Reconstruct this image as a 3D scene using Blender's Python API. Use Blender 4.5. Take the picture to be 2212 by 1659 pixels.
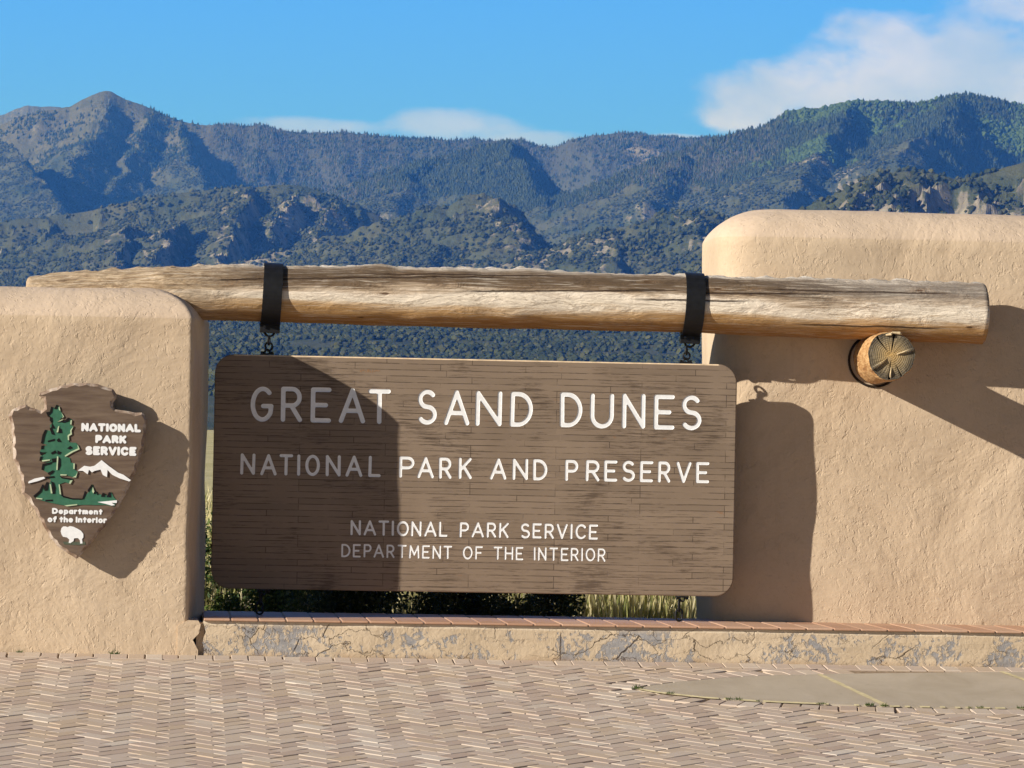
import bpy, math, random
import numpy as np
from mathutils import Vector, Matrix

R = math.radians
random.seed(4)
rng = np.random.default_rng(7)
scene = bpy.context.scene
for o in list(bpy.data.objects):
    bpy.data.objects.remove(o, do_unlink=True)

# ------------------------------------------------------------------ camera
IMG_W, IMG_H, FPX = 2212.0, 1659.0, 9100.0      # working pixel frame of the photograph
DIST, YAW, ROLL, PITCH = 25.0, R(4.5), R(1.08), math.atan(155.0 / 9100.0)
CAM = Vector((-DIST * math.sin(YAW), -DIST * math.cos(YAW), 1.21))
_h = Vector((math.sin(YAW), math.cos(YAW), 0.0))          # level heading
FWD = (_h * math.cos(PITCH) + Vector((0, 0, 1)) * math.sin(PITCH)).normalized()
_r0 = Vector((math.cos(YAW), -math.sin(YAW), 0.0))
_u0 = _r0.cross(FWD).normalized()
RGT = _r0 * math.cos(ROLL) + _u0 * math.sin(ROLL)
UPV = _u0 * math.cos(ROLL) - _r0 * math.sin(ROLL)
cam_data = bpy.data.cameras.new("camera")
cam_data.sensor_width = 36.0
cam_data.lens = 36.0 * FPX / IMG_W
cam_data.clip_start, cam_data.clip_end = 0.5, 40000.0
cam = bpy.data.objects.new("camera", cam_data)
scene.collection.objects.link(cam)
m = Matrix((RGT, UPV, -FWD)).transposed().to_4x4()
m.translation = CAM
cam.matrix_world = m
scene.camera = cam

# ------------------------------------------------------------------ sun, sky, exposure
SUN_TO = Vector((-1.0, -0.488, 0.47)).normalized()        # towards the sun
sun_elev = math.asin(SUN_TO.z)
sun_rot = math.atan2(SUN_TO.x, SUN_TO.y)
sd = bpy.data.lights.new("sun", 'SUN')
sd.energy = 5.0
sd.angle = R(0.5)
sd.color = (1.0, 0.915, 0.80)
so = bpy.data.objects.new("sun", sd)
scene.collection.objects.link(so)
so.rotation_euler = (-SUN_TO).to_track_quat('-Z', 'Y').to_euler()
so.location = (-20, -10, 12)

scene.view_settings.view_transform = 'Standard'
scene.view_settings.look = 'None'
scene.view_settings.exposure = 0.37
scene.view_settings.gamma = 1.0
scene.view_settings.use_curve_mapping = False
scene.render.engine = 'CYCLES'
scene.cycles.max_bounces = 6
scene.cycles.volume_bounces = 0

SKY_STRENGTH = 0.05
world = bpy.data.worlds.new("World")
scene.world = world
world.use_nodes = True


class NT:
    """small helper round a node tree"""
    def __init__(s, tree):
        s.t = tree
        s.n = tree.nodes
        s.l = tree.links

    def new(s, kind, **kw):
        nd = s.n.new(kind)
        for k, v in kw.items():
            setattr(nd, k, v)
        return nd

    def set(s, sock, v):
        if isinstance(v, bpy.types.NodeSocket):
            s.l.new(v, sock)
        elif v is not None:
            if hasattr(sock.default_value, '__len__') and not hasattr(v, '__len__'):
                v = (v,) * len(sock.default_value)
            if hasattr(v, '__len__') and len(v) == 3 and len(sock.default_value) == 4:
                v = (*v, 1.0)
            sock.default_value = v

    def math(s, op, a, b=None, c=None, clamp=False):
        nd = s.new('ShaderNodeMath', operation=op, use_clamp=clamp)
        for i, v in enumerate((a, b, c)):
            if v is not None:
                s.set(nd.inputs[i], v)
        return nd.outputs[0]

    def vmath(s, op, a, b=None):
        nd = s.new('ShaderNodeVectorMath', operation=op)
        s.set(nd.inputs[0], a)
        if b is not None:
            s.set(nd.inputs[1], b)
        return nd.outputs[0] if op not in ('DOT_PRODUCT', 'LENGTH') else nd.outputs['Value']

    def mix(s, f, a, b, blend='MIX'):
        nd = s.new('ShaderNodeMix', data_type='RGBA', blend_type=blend)
        s.set(nd.inputs[0], f)
        s.set(nd.inputs[6], a)
        s.set(nd.inputs[7], b)
        return nd.outputs[2]

    def noise(s, vec, scale, detail=4.0, rough=0.55, dist=0.0):
        nd = s.new('ShaderNodeTexNoise')
        s.set(nd.inputs['Vector'], vec)
        s.set(nd.inputs['Scale'], scale)
        s.set(nd.inputs['Detail'], detail)
        s.set(nd.inputs['Roughness'], rough)
        s.set(nd.inputs['Distortion'], dist)
        return nd.outputs['Fac']

    def maprange(s, v, a, b, c=0.0, d=1.0, smooth=False):
        nd = s.new('ShaderNodeMapRange')
        nd.clamp = True
        if smooth:
            nd.interpolation_type = 'SMOOTHSTEP'
        for i, q in enumerate((v, a, b, c, d)):
            s.set(nd.inputs[i], q)
        return nd.outputs[0]

    def ramp(s, v, stops):
        nd = s.new('ShaderNodeValToRGB')
        cr = nd.color_ramp
        while len(cr.elements) < len(stops):
            cr.elements.new(0.5)
        for e, (p, c) in zip(cr.elements, stops):
            e.position = p
            e.color = (*c, 1.0)
        s.set(nd.inputs[0], v)
        return nd.outputs[0]

    def mapping(s, vec, scale=(1, 1, 1), loc=(0, 0, 0), rot=(0, 0, 0)):
        nd = s.new('ShaderNodeMapping')
        s.set(nd.inputs['Vector'], vec)
        nd.inputs['Scale'].default_value = scale
        nd.inputs['Location'].default_value = loc
        nd.inputs['Rotation'].default_value = rot
        return nd.outputs[0]

    def sep(s, vec):
        nd = s.new('ShaderNodeSeparateXYZ')
        s.set(nd.inputs[0], vec)
        return nd.outputs

    def comb(s, x, y, z):
        nd = s.new('ShaderNodeCombineXYZ')
        for i, v in enumerate((x, y, z)):
            s.set(nd.inputs[i], v)
        return nd.outputs[0]

    def bump(s, h, strength, dist, normal=None):
        nd = s.new('ShaderNodeBump')
        nd.inputs['Strength'].default_value = strength
        nd.inputs['Distance'].default_value = dist
        s.set(nd.inputs['Height'], h)
        if normal is not None:
            s.set(nd.inputs['Normal'], normal)
        return nd.outputs[0]


def build_world():
    w = NT(world.node_tree)
    w.n.clear()
    out = w.new('ShaderNodeOutputWorld')
    bg = w.new('ShaderNodeBackground')
    bg.inputs['Strength'].default_value = SKY_STRENGTH
    tc = w.new('ShaderNodeTexCoord')
    d = tc.outputs['Generated']
    sky = w.new('ShaderNodeTexSky', sky_type='NISHITA')
    sky.sun_disc = False
    sky.sun_elevation = sun_elev
    sky.sun_rotation = sun_rot
    sky.altitude = 2400.0
    sky.air_density = 1.0
    sky.dust_density = 0.3
    sky.ozone_density = 2.0
    # the clear, deep blue part of the sky stands a quarter turn from the sun; elsewhere the unseen sky is dimmed and warmed to deepen the shade
    anti = w.vmath('DOT_PRODUCT', d, Vector((0.10, 0.98, 0.12)).normalized())
    lobe = w.maprange(anti, 0.80, 0.96, 0.0, 1.0, True)
    s3 = w.sep(d)
    elev = w.maprange(s3[2], 0.0, 0.12, 0.0, 1.0)
    clear = w.mix(elev, SKY_LOW, SKY_HIGH)
    col = w.mix(lobe, w.mix(1.0, sky.outputs[0], (0.80, 0.74, 0.70), 'MULTIPLY'), clear)
    # clouds, laid out by direction: azimuth and elevation about the camera heading
    az = w.math('SUBTRACT', w.math('ARCTAN2', s3[0], s3[1]), YAW)
    p = w.comb(w.math('MULTIPLY', az, 10.0), w.math('MULTIPLY', s3[2], 17.0), 0.0)
    n1 = w.noise(p, 3.0, 9.0, 0.58, 0.25)
    n2 = w.noise(w.vmath('ADD', p, (7.3, 2.1, 0.0)), 7.0, 6.0, 0.55, 0.2)
    base = None
    for (px, py, rx, ry, amp) in CLOUDS:
        e1 = w.math('DIVIDE', w.math('SUBTRACT', az, (px - 1106.0) / FPX), rx / FPX)
        e2 = w.math('DIVIDE', w.math('SUBTRACT', s3[2], (985.0 - py) / FPX), ry / FPX)
        q = w.math('SUBTRACT', 1.0, w.math('ADD', w.math('MULTIPLY', e1, e1), w.math('MULTIPLY', e2, e2)))
        q = w.math('SUBTRACT', w.math('MAXIMUM', q, -2.0), 1.0 - amp)
        base = q if base is None else w.math('SMOOTH_MAX', base, q, 0.25)
    dens = w.math('ADD', base, w.math('ADD', w.math('MULTIPLY', w.math('SUBTRACT', n1, 0.5), 3.0),
                                      w.math('MULTIPLY', w.math('SUBTRACT', n2, 0.5), 2.0)))
    cov = w.math('MULTIPLY', w.maprange(dens, -0.25, 1.05, 0.0, 1.0, True), w.maprange(az, 0.025, 0.045, 0.60, 0.90))
    tone = w.noise(w.vmath('ADD', p, (3.0, 9.0, 0.0)), 2.6, 6.0, 0.55)
    ccol = w.mix(w.maprange(tone, 0.35, 0.66, 0.0, 1.0, True), CLOUD_DARK, CLOUD_LIT)
    col = w.mix(cov, col, ccol)
    w.l.new(col, bg.inputs['Color'])
    w.l.new(bg.outputs[0], out.inputs['Surface'])


# sky radiances are given before SKY_STRENGTH
SKY_HIGH = (1.35, 6.4, 23.5)
SKY_LOW = (3.3, 9.2, 28.5)
CLOUD_LIT = (10.8, 12.0, 22.0)
CLOUD_DARK = (7.0, 9.5, 20.0)
# cloud banks: bearing and height in the pixel frame, half width, half height, weight
CLOUDS = ((1640, 190, 150, 78, 1.0), (1850, 195, 230, 110, 1.0), (2080, 140, 270, 170, 1.0), (1930, 60, 190, 60, 0.8), (2170, -10, 230, 80, 0.9), (1600, 245, 120, 40, 0.9),
          (2500, 120, 400, 260, 1.0), (690, 282, 210, 24, 0.85), (985, 276, 160, 40, 0.90), (1120, 306, 260, 26, 0.85), (1440, 294, 80, 12, 0.85))
build_world()


# ------------------------------------------------------------------ helpers
def ray(px, py):
    return (FWD * FPX + RGT * (px - IMG_W / 2) - UPV * (py - IMG_H / 2)).normalized()


def on_y(px, py, y):
    """point of the place on the vertical plane y = const"""
    d = ray(px, py)
    return CAM + d * ((y - CAM.y) / d.y)


PAVE_SLOPE = 0.08


def on_paving(px, py):
    d = ray(px, py)
    t = (PAVE_SLOPE * CAM.y - CAM.z) / (d.z - PAVE_SLOPE * d.y)
    return CAM + d * t


# tops of the low wall and of its tile cap
zlow = on_y(1100, 1352, 0.0).z
zcap = on_y(1100, 1346, 0.0).z


def link(o, parent=None):
    scene.collection.objects.link(o)
    if parent is not None:
        o.parent = parent
    return o


def mesh_obj(name, verts, faces, mat=None, parent=None, smooth=False):
    me = bpy.data.meshes.new(name)
    me.from_pydata([tuple(v) for v in verts], [], [tuple(f) for f in faces])
    me.update()
    me.polygons.foreach_set('use_smooth', [bool(smooth)] * len(me.polygons))
    if mat is not None:
        for q in (mat if isinstance(mat, (list, tuple)) else [mat]):
            me.materials.append(q)
    return link(bpy.data.objects.new(name, me), parent)


def np_mesh(name, V, F, mat, parent=None, smooth=False, attrs=None):
    """fast mesh from arrays; F is (n,3) or (n,4)"""
    me = bpy.data.meshes.new(name)
    k = F.shape[1]
    me.vertices.add(len(V))
    me.vertices.foreach_set('co', np.ascontiguousarray(V, dtype=np.float32).ravel())
    me.loops.add(F.size)
    me.loops.foreach_set('vertex_index', np.ascontiguousarray(F, dtype=np.int32).ravel())
    me.polygons.add(len(F))
    me.polygons.foreach_set('loop_start', np.arange(0, F.size, k, dtype=np.int32))
    me.polygons.foreach_set('use_smooth', np.full(len(F), bool(smooth)))
    for nm, arr in (attrs or {}).items():
        a = me.attributes.new(nm, 'FLOAT_VECTOR', 'POINT')
        a.data.foreach_set('vector', np.ascontiguousarray(arr, dtype=np.float32).ravel())
    me.update(calc_edges=True)
    me.materials.append(mat)
    return link(bpy.data.objects.new(name, me), parent)


def empty(name, loc=(0, 0, 0)):
    o = bpy.data.objects.new(name, None)
    o.empty_display_size = 0.1
    o.location = loc
    return link(o)


def tag(o, label=None, cat=None, group=None, kind=None):
    if label:
        o['label'] = label
    if cat:
        o['category'] = cat
    if group:
        o['group'] = group
    if kind:
        o['kind'] = kind
    return o


def fix_normals(o):
    import bmesh
    bm = bmesh.new()
    bm.from_mesh(o.data)
    bmesh.ops.recalc_face_normals(bm, faces=bm.faces)
    bm.to_mesh(o.data)
    bm.free()
    return o


class MB:
    """collects shapes into one mesh"""
    def __init__(s):
        s.v, s.f = [], []

    def add(s, v, f):
        b = len(s.v)
        s.v += [tuple(q) for q in v]
        s.f += [tuple(i + b for i in q) for q in f]

    def box(s, lo, hi, bev=0.0):
        (x0, y0, z0), (x1, y1, z1) = lo, hi
        if bev <= 0:
            s.add([(x0, y0, z0), (x1, y0, z0), (x1, y1, z0), (x0, y1, z0), (x0, y0, z1), (x1, y0, z1), (x1, y1, z1), (x0, y1, z1)],
                  [(0, 3, 2, 1), (4, 5, 6, 7), (0, 1, 5, 4), (1, 2, 6, 5), (2, 3, 7, 6), (3, 0, 4, 7)])
            return
        import bmesh
        bm = bmesh.new()
        bmesh.ops.create_cube(bm, size=1.0)
        for v in bm.verts:
            v.co = Vector(((x0 + x1) / 2 + v.co.x * (x1 - x0), (y0 + y1) / 2 + v.co.y * (y1 - y0), (z0 + z1) / 2 + v.co.z * (z1 - z0)))
        bmesh.ops.bevel(bm, geom=list(bm.edges), offset=bev, segments=2, affect='EDGES', profile=0.5)
        bm.verts.index_update()
        s.add([v.co[:] for v in bm.verts], [[v.index for v in f.verts] for f in bm.faces])
        bm.free()

    def tube(s, pts, rad, n=8, closed=False):
        pts = [Vector(p) for p in pts]
        k = len(pts)
        rads = rad if hasattr(rad, '__len__') else [rad] * k
        rings = []
        ref = None
        for i, p in enumerate(pts):
            a = pts[(i - 1) % k] if (closed or i > 0) else p
            b = pts[(i + 1) % k] if (closed or i < k - 1) else p
            t = (b - a).normalized()
            if ref is None:
                ref = Vector((0, 0, 1)) if abs(t.z) < 0.9 else Vector((1, 0, 0))
            n1 = (ref - t * ref.dot(t)).normalized()
            ref = n1
            n2 = t.cross(n1)
            rings.append([p + (n1 * math.cos(q * 2 * math.pi / n) + n2 * math.sin(q * 2 * math.pi / n)) * rads[i] for q in range(n)])
        v = [q for r in rings for q in r]
        f = []
        for i in range(k if closed else k - 1):
            j = (i + 1) % k
            for q in range(n):
                w = (q + 1) % n
                f.append((i * n + q, i * n + w, j * n + w, j * n + q))
        if not closed:
            f.append(tuple(range(n - 1, -1, -1)))
            f.append(tuple((k - 1) * n + q for q in range(n)))
        s.add(v, f)

    def build(s, name, mat, parent=None, smooth=False):
        return fix_normals(mesh_obj(name, s.v, s.f, mat, parent, smooth))


# gradient noise on arrays
_perm = {}


def pnoise(x, y, seed=0):
    if seed not in _perm:
        g = np.random.default_rng(100 + seed)
        _perm[seed] = (g.permutation(512), g.uniform(0, 2 * np.pi, 512))
    perm, ang = _perm[seed]
    xi = np.floor(x).astype(np.int64)
    yi = np.floor(y).astype(np.int64)
    xf, yf = x - xi, y - yi

    def gr(ix, iy, dx, dy):
        a = ang[perm[(perm[ix & 511] + iy) & 511]]
        return np.cos(a) * dx + np.sin(a) * dy
    u = xf * xf * xf * (xf * (xf * 6 - 15) + 10)
    v = yf * yf * yf * (yf * (yf * 6 - 15) + 10)
    a = gr(xi, yi, xf, yf) * (1 - u) + gr(xi + 1, yi, xf - 1, yf) * u
    b = gr(xi, yi + 1, xf, yf - 1) * (1 - u) + gr(xi + 1, yi + 1, xf - 1, yf - 1) * u
    return (a * (1 - v) + b * v) * 1.5


def fbm(x, y, octv=4, seed=0, gain=0.5):
    t, a = 0.0, 1.0
    for i in range(octv):
        t = t + a * pnoise(x * 2 ** i, y * 2 ** i, seed + i)
        a *= gain
    return t


def ridged(x, y, octv=3, seed=0):
    t, a, s = 0.0, 1.0, 0.0
    for i in range(octv):
        t = t + a * (1 - np.abs(pnoise(x * 2 ** i, y * 2 ** i, seed + i)) * 1.6)
        s += a
        a *= 0.45
    return t / s


# ------------------------------------------------------------------ materials
def new_mat(name, rough=0.8, spec=0.3):
    mt = bpy.data.materials.new(name)
    mt.use_nodes = True
    t = NT(mt.node_tree)
    b = t.n['Principled BSDF']
    b.inputs['Roughness'].default_value = rough
    b.inputs['Specular IOR Level'].default_value = spec
    tc = t.new('ShaderNodeTexCoord')
    return mt, t, b, tc.outputs['Object']


def mat_stucco():
    mt, t, b, co = new_mat("tan stucco", 0.92, 0.12)
    big = t.noise(co, 1.1, 5.0, 0.6, 0.6)
    mid = t.noise(co, 9.0, 5.0, 0.6)
    fine = t.noise(co, 70.0, 3.0, 0.6)
    c = t.mix(t.maprange(big, 0.3, 0.7), (0.535, 0.412, 0.285), (0.625, 0.498, 0.360))
    c = t.mix(t.math('MULTIPLY', t.maprange(mid, 0.52, 0.75), 0.35), c, (0.45, 0.335, 0.225))
    c = t.mix(t.math('MULTIPLY', t.maprange(fine, 0.35, 0.75), 0.22), c, (0.68, 0.56, 0.43))
    z = t.sep(co)[2]
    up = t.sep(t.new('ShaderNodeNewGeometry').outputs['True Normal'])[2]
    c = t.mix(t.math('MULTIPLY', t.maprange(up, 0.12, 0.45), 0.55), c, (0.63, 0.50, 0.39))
    stain = t.noise(t.mapping(co, (5.0, 5.0, 0.7)), 1.6, 5.0, 0.62, 0.3)
    c = t.mix(t.math('MULTIPLY', t.maprange(stain, 0.56, 0.72), 0.30), c, (0.44, 0.33, 0.225))
    foot = t.math('MULTIPLY', t.maprange(z, 0.30, 0.0), t.maprange(t.noise(co, 6.0, 4.0), 0.40, 0.65))
    c = t.mix(t.math('MULTIPLY', foot, 0.25), c, (0.40, 0.30, 0.20))
    t.set(b.inputs['Base Color'], c)
    # hand-floated finish: soft pads with short ragged pits and ridges
    w = t.noise(co, 5.0, 3.0, 0.5)
    pco = t.vmath('ADD', co, t.comb(t.math('MULTIPLY', w, 0.08), 0.0, t.math('MULTIPLY', w, -0.06)))
    lump = t.noise(t.mapping(pco, (1.0, 1.0, 0.8), rot=(0, 0.6, 0)), 20.0, 5.0, 0.62, 0.35)
    grain = t.noise(pco, 75.0, 4.0, 0.65, 0.2)
    pit = t.maprange(t.noise(t.mapping(pco, (1.0, 1.0, 0.6), rot=(0, 0.7, 0)), 30.0, 3.0, 0.6, 0.4), 0.34, 0.42)
    knob = t.maprange(t.noise(t.mapping(pco, (1.0, 1.0, 0.7), rot=(0, 0.7, 0)), 38.0, 3.0, 0.6, 0.3), 0.60, 0.70)
    area = t.maprange(t.noise(co, 2.6, 4.0, 0.6, 0.4), 0.32, 0.68, 0.35, 1.0)
    h = t.math('ADD', t.math('MULTIPLY', lump, 0.8), t.math('ADD', t.math('MULTIPLY', grain, 0.30), t.math('ADD', t.math('MULTIPLY', pit, 0.40), t.math('MULTIPLY', knob, 0.45))))
    h = t.math('MULTIPLY', h, area)
    n = t.bump(h, 0.5, 0.013)
    n = t.bump(big, 0.35, 0.10, n)
    t.set(b.inputs['Normal'], n)
    return mt


def mat_lowwall():
    mt, t, b, co = new_mat("peeling buff paint", 0.9, 0.15)
    s = t.sep(co)
    x, z = s[0], s[2]
    big = t.noise(co, 2.2, 4.0, 0.55, 0.3)
    patch = t.math('ADD', t.math('MULTIPLY', t.noise(co, 5.0, 7.0, 0.7, 0.8), 0.62), t.math('MULTIPLY', t.noise(t.mapping(co, (1.0, 1.0, 0.7)), 34.0, 5.0, 0.65, 0.6), 0.38))
    zone = t.noise(t.comb(x, 0.0, 0.0), 1.9, 2.0, 0.5)
    lo = t.maprange(z, 0.215, 0.16, 0.0, 1.0)
    k = t.math('ADD', patch, t.math('MULTIPLY', t.math('SUBTRACT', zone, 0.5), 0.42))
    peel = t.math('MULTIPLY', t.maprange(k, 0.525, 0.56), lo)
    paint = t.mix(t.maprange(big, 0.3, 0.7), (0.535, 0.425, 0.295), (0.62, 0.51, 0.375))
    rim = t.maprange(t.math('ADD', z, t.math('MULTIPLY', t.math('SUBTRACT', t.noise(co, 22.0, 4.0), 0.5), 0.012)), zlow - 0.026, zlow - 0.020)
    paint = t.mix(t.math('MULTIPLY', rim, 0.75), paint, (0.72, 0.62, 0.48))
    cement = t.mix(t.noise(co, 30.0, 4.0, 0.6), (0.20, 0.195, 0.20), (0.43, 0.42, 0.42))
    speck = t.maprange(t.noise(co, 60.0, 4.0, 0.7), 0.60, 0.66)
    cement = t.mix(t.math('MULTIPLY', speck, 0.6), cement, (0.62, 0.52, 0.38))
    c = t.mix(peel, paint, cement)
    # hairline cracks
    warp = t.noise(co, 7.0, 5.0, 0.6)
    vco = t.vmath('ADD', co, t.comb(t.math('MULTIPLY', warp, 0.14), 0.0, t.math('MULTIPLY', warp, 0.22)))
    vor = t.new('ShaderNodeTexVoronoi', feature='DISTANCE_TO_EDGE')
    t.set(vor.inputs['Vector'], t.mapping(vco, (1.0, 0.01, 2.4)))
    vor.inputs['Scale'].default_value = 3.2
    cr = t.maprange(vor.outputs['Distance'], 0.004, 0.016, 1.0, 0.0)
    cr = t.math('MULTIPLY', cr, t.maprange(t.noise(co, 2.5, 2.0), 0.42, 0.54))
    cr = t.math('MULTIPLY', cr, t.maprange(z, 0.205, 0.18))
    jx = t.math('ADD', t.math('SUBTRACT', x, 0.318), t.math('MULTIPLY', t.math('SUBTRACT', t.noise(co, 25.0, 3.0), 0.5), 0.008))
    joint = t.math('MULTIPLY', t.math('LESS_THAN', t.math('ABSOLUTE', jx), 0.0035), t.maprange(z, 0.17, 0.15))
    crack = t.math('MAXIMUM', cr, joint)
    c = t.mix(t.math('MULTIPLY', crack, 0.85), c, (0.07, 0.05, 0.035))
    rust = t.math('MULTIPLY', t.maprange(z, 0.035, 0.0), t.maprange(t.noise(co, 5.0, 3.0), 0.4, 0.6))
    c = t.mix(t.math('MULTIPLY', rust, 0.45), c, (0.30, 0.17, 0.08))
    t.set(b.inputs['Base Color'], c)
    h = t.math('ADD', t.math('MULTIPLY', t.noise(co, 30.0, 5.0, 0.6, 0.6), 0.6), t.math('MULTIPLY', t.math('SUBTRACT', 1.0, peel), 0.5))
    h = t.math('SUBTRACT', h, t.math('MULTIPLY', crack, 0.9))
    t.set(b.inputs['Normal'], t.bump(h, 0.6, 0.014))
    return mt


def mat_terracotta():
    mt, t, b, co = new_mat("terracotta cap tile", 0.7, 0.3)
    g = t.new('ShaderNodeNewGeometry')
    ri = g.outputs['Random Per Island']
    c = t.ramp(ri, [(0.0, (0.40, 0.22, 0.14)), (0.5, (0.46, 0.27, 0.175)), (1.0, (0.51, 0.335, 0.235))])
    c = t.mix(t.math('MULTIPLY', t.noise(co, 14.0, 5.0, 0.6), 0.35), c, (0.62, 0.44, 0.32))
    t.set(b.inputs['Base Color'], c)
    t.set(b.inputs['Normal'], t.bump(t.noise(co, 60.0, 3.0), 0.3, 0.004))
    return mt


def mat_plain(name, col, rough=0.8, spec=0.3, var=0.12, scale=18.0, bump=0.0, metal=0.0):
    mt, t, b, co = new_mat(name, rough, spec)
    n = t.noise(co, scale, 5.0, 0.6)
    lo = tuple(max(0, q * (1 - var * 2)) for q in col)
    hi = tuple(min(1, q * (1 + var * 2)) for q in col)
    t.set(b.inputs['Base Color'], t.mix(t.maprange(n, 0.3, 0.7), lo, hi))
    b.inputs['Metallic'].default_value = metal
    if bump:
        t.set(b.inputs['Normal'], t.bump(t.noise(co, scale * 3, 4.0), bump, 0.005))
    return mt


def mat_log():
    """weathered peeled log: local x runs along the log, local z up"""
    mt, t, b, co = new_mat("weathered peeled log", 0.85, 0.12)
    s = t.sep(co)
    x, y, z = s[0], s[1], s[2]
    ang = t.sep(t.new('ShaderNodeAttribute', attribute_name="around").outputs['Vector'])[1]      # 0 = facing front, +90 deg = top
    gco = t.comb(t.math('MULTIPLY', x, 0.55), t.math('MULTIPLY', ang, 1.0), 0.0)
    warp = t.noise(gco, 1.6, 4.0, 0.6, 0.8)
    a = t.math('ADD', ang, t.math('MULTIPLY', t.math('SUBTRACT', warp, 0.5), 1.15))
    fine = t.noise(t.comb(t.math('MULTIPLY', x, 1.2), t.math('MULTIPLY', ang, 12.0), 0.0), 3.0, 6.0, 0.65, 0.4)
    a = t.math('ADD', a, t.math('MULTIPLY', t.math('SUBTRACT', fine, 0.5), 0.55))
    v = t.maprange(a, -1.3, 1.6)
    c = t.ramp(v, [(0.0, (0.34, 0.175, 0.060)), (0.14, (0.44, 0.245, 0.090)), (0.25, (0.56, 0.345, 0.150)), (0.315, (0.72, 0.53, 0.33)),  # amber underside: preserved wood, with reflected light painted into the colour
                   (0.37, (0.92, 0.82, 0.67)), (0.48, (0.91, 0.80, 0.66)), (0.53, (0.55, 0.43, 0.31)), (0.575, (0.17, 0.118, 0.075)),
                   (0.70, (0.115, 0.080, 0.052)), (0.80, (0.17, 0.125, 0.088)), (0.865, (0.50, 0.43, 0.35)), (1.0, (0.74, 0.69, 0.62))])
    # the left end, over the wall, has kept scraps of brown inner bark
    ln = t.noise(t.comb(t.math('MULTIPLY', x, 1.3), t.math('MULTIPLY', ang, 1.0), 3.0), 5.0, 7.0, 0.72, 1.3)
    left = t.maprange(x, -1.55, -2.05)
    c = t.mix(t.math('MULTIPLY', left, 0.92), c, t.ramp(ln, [(0.30, (0.15, 0.095, 0.055)), (0.45, (0.33, 0.235, 0.145)), (0.56, (0.58, 0.44, 0.29)), (0.70, (0.76, 0.65, 0.50))]))
    # grey bleached right end
    rt = t.math('MULTIPLY', t.maprange(x, 1.5, 2.4), t.maprange(ang, -0.2, 0.6))
    c = t.mix(t.math('MULTIPLY', rt, 0.45), c, (0.43, 0.39, 0.35))
    streak = t.noise(t.comb(t.math('MULTIPLY', x, 0.8), t.math('MULTIPLY', ang, 22.0), 4.0), 3.0, 6.0, 0.7)
    c = t.mix(t.math('MULTIPLY', t.maprange(streak, 0.52, 0.70), 0.42), c, (0.20, 0.13, 0.075))
    pale = t.noise(t.comb(t.math('MULTIPLY', x, 1.4), t.math('MULTIPLY', ang, 7.0), 9.0), 2.5, 6.0, 0.65, 1.0)
    c = t.mix(t.math('MULTIPLY', t.maprange(pale, 0.53, 0.64), 0.42), c, (0.90, 0.82, 0.70))
    # figure of the grain, opened up by weather
    fw = t.noise(t.comb(t.math('MULTIPLY', x, 1.5), t.math('MULTIPLY', ang, 1.4), 6.0), 1.5, 5.0, 0.6, 1.6)
    fig = t.math('SINE', t.math('ADD', t.math('MULTIPLY', ang, 16.0), t.math('MULTIPLY', fw, 46.0)))
    figk = t.math('MULTIPLY', t.maprange(fig, 0.55, 1.0), t.maprange(t.noise(t.comb(x, ang, 1.0), 2.2, 3.0), 0.42, 0.62))
    c = t.mix(t.math('MULTIPLY', figk, 0.55), c, (0.24, 0.165, 0.105))
    # blue-grey drip stains and knots
    kv = t.new('ShaderNodeTexVoronoi', feature='F1')
    t.set(kv.inputs['Vector'], t.comb(t.math('MULTIPLY', x, 1.0), t.math('MULTIPLY', ang, 0.62), 0.0))
    kv.inputs['Scale'].default_value = 2.3
    kd = t.math('ADD', kv.outputs['Distance'], t.math('MULTIPLY', t.math('SUBTRACT', t.noise(co, 18.0, 4.0), 0.5), 0.07))
    ringw = t.math('SINE', t.math('MULTIPLY', kd, 190.0))
    rings = t.math('MULTIPLY', t.maprange(kd, 0.24, 0.06), t.maprange(ringw, 0.3, 1.0))
    c = t.mix(t.math('MULTIPLY', rings, 0.55), c, (0.40, 0.22, 0.09))
    knot = t.maprange(kd, 0.075, 0.045)
    c = t.mix(t.math('MULTIPLY', knot, 0.85), c, (0.10, 0.055, 0.03))
    # long drying checks
    crack = None
    wob = t.math('MULTIPLY', t.math('SUBTRACT', t.noise(t.comb(x, 0.0, 0.0), 5.0, 4.0), 0.5), 0.10)
    for (a0, sl, x0, x1) in ((0.62, 0.16, -1.9, 0.0), (0.30, 0.20, -0.35, 1.05), (0.86, 0.10, -0.9, 0.4), (0.42, 0.14, 1.0, 2.0),
                             (0.10, 0.10, 0.7, 1.5), (-0.62, 0.05, 1.7, 2.7), (0.62, 0.02, 1.5, 2.75)):
        dd = t.math('ABSOLUTE', t.math('SUBTRACT', t.math('SUBTRACT', ang, wob),
                                       t.math('ADD', a0, t.math('MULTIPLY', t.math('SUBTRACT', x, (x0 + x1) / 2), sl))))
        k = t.math('MULTIPLY', t.maprange(dd, 0.014, 0.040, 1.0, 0.0),
                   t.math('MULTIPLY', t.maprange(x, x0, x0 + 0.15), t.maprange(x, x1, x1 - 0.15)))
        crack = k if crack is None else t.math('MAXIMUM', crack, k)
    c = t.mix(t.math('MULTIPLY', crack, 0.9), c, (0.05, 0.03, 0.02))
    t.set(b.inputs['Base Color'], c)
    h = t.math('SUBTRACT', t.math('ADD', t.math('MULTIPLY', streak, 0.5), t.math('MULTIPLY', fine, 0.5)), crack)
    h = t.math('SUBTRACT', h, t.math('MULTIPLY', knot, 0.6))
    n = t.bump(h, 0.6, 0.012)
    n = t.bump(t.noise(t.mapping(co, (1.6, 6.0, 6.0)), 2.6, 6.0, 0.6, 0.6), 0.6, 0.06, n)
    t.set(b.inputs['Normal'], n)
    return mt


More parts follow.
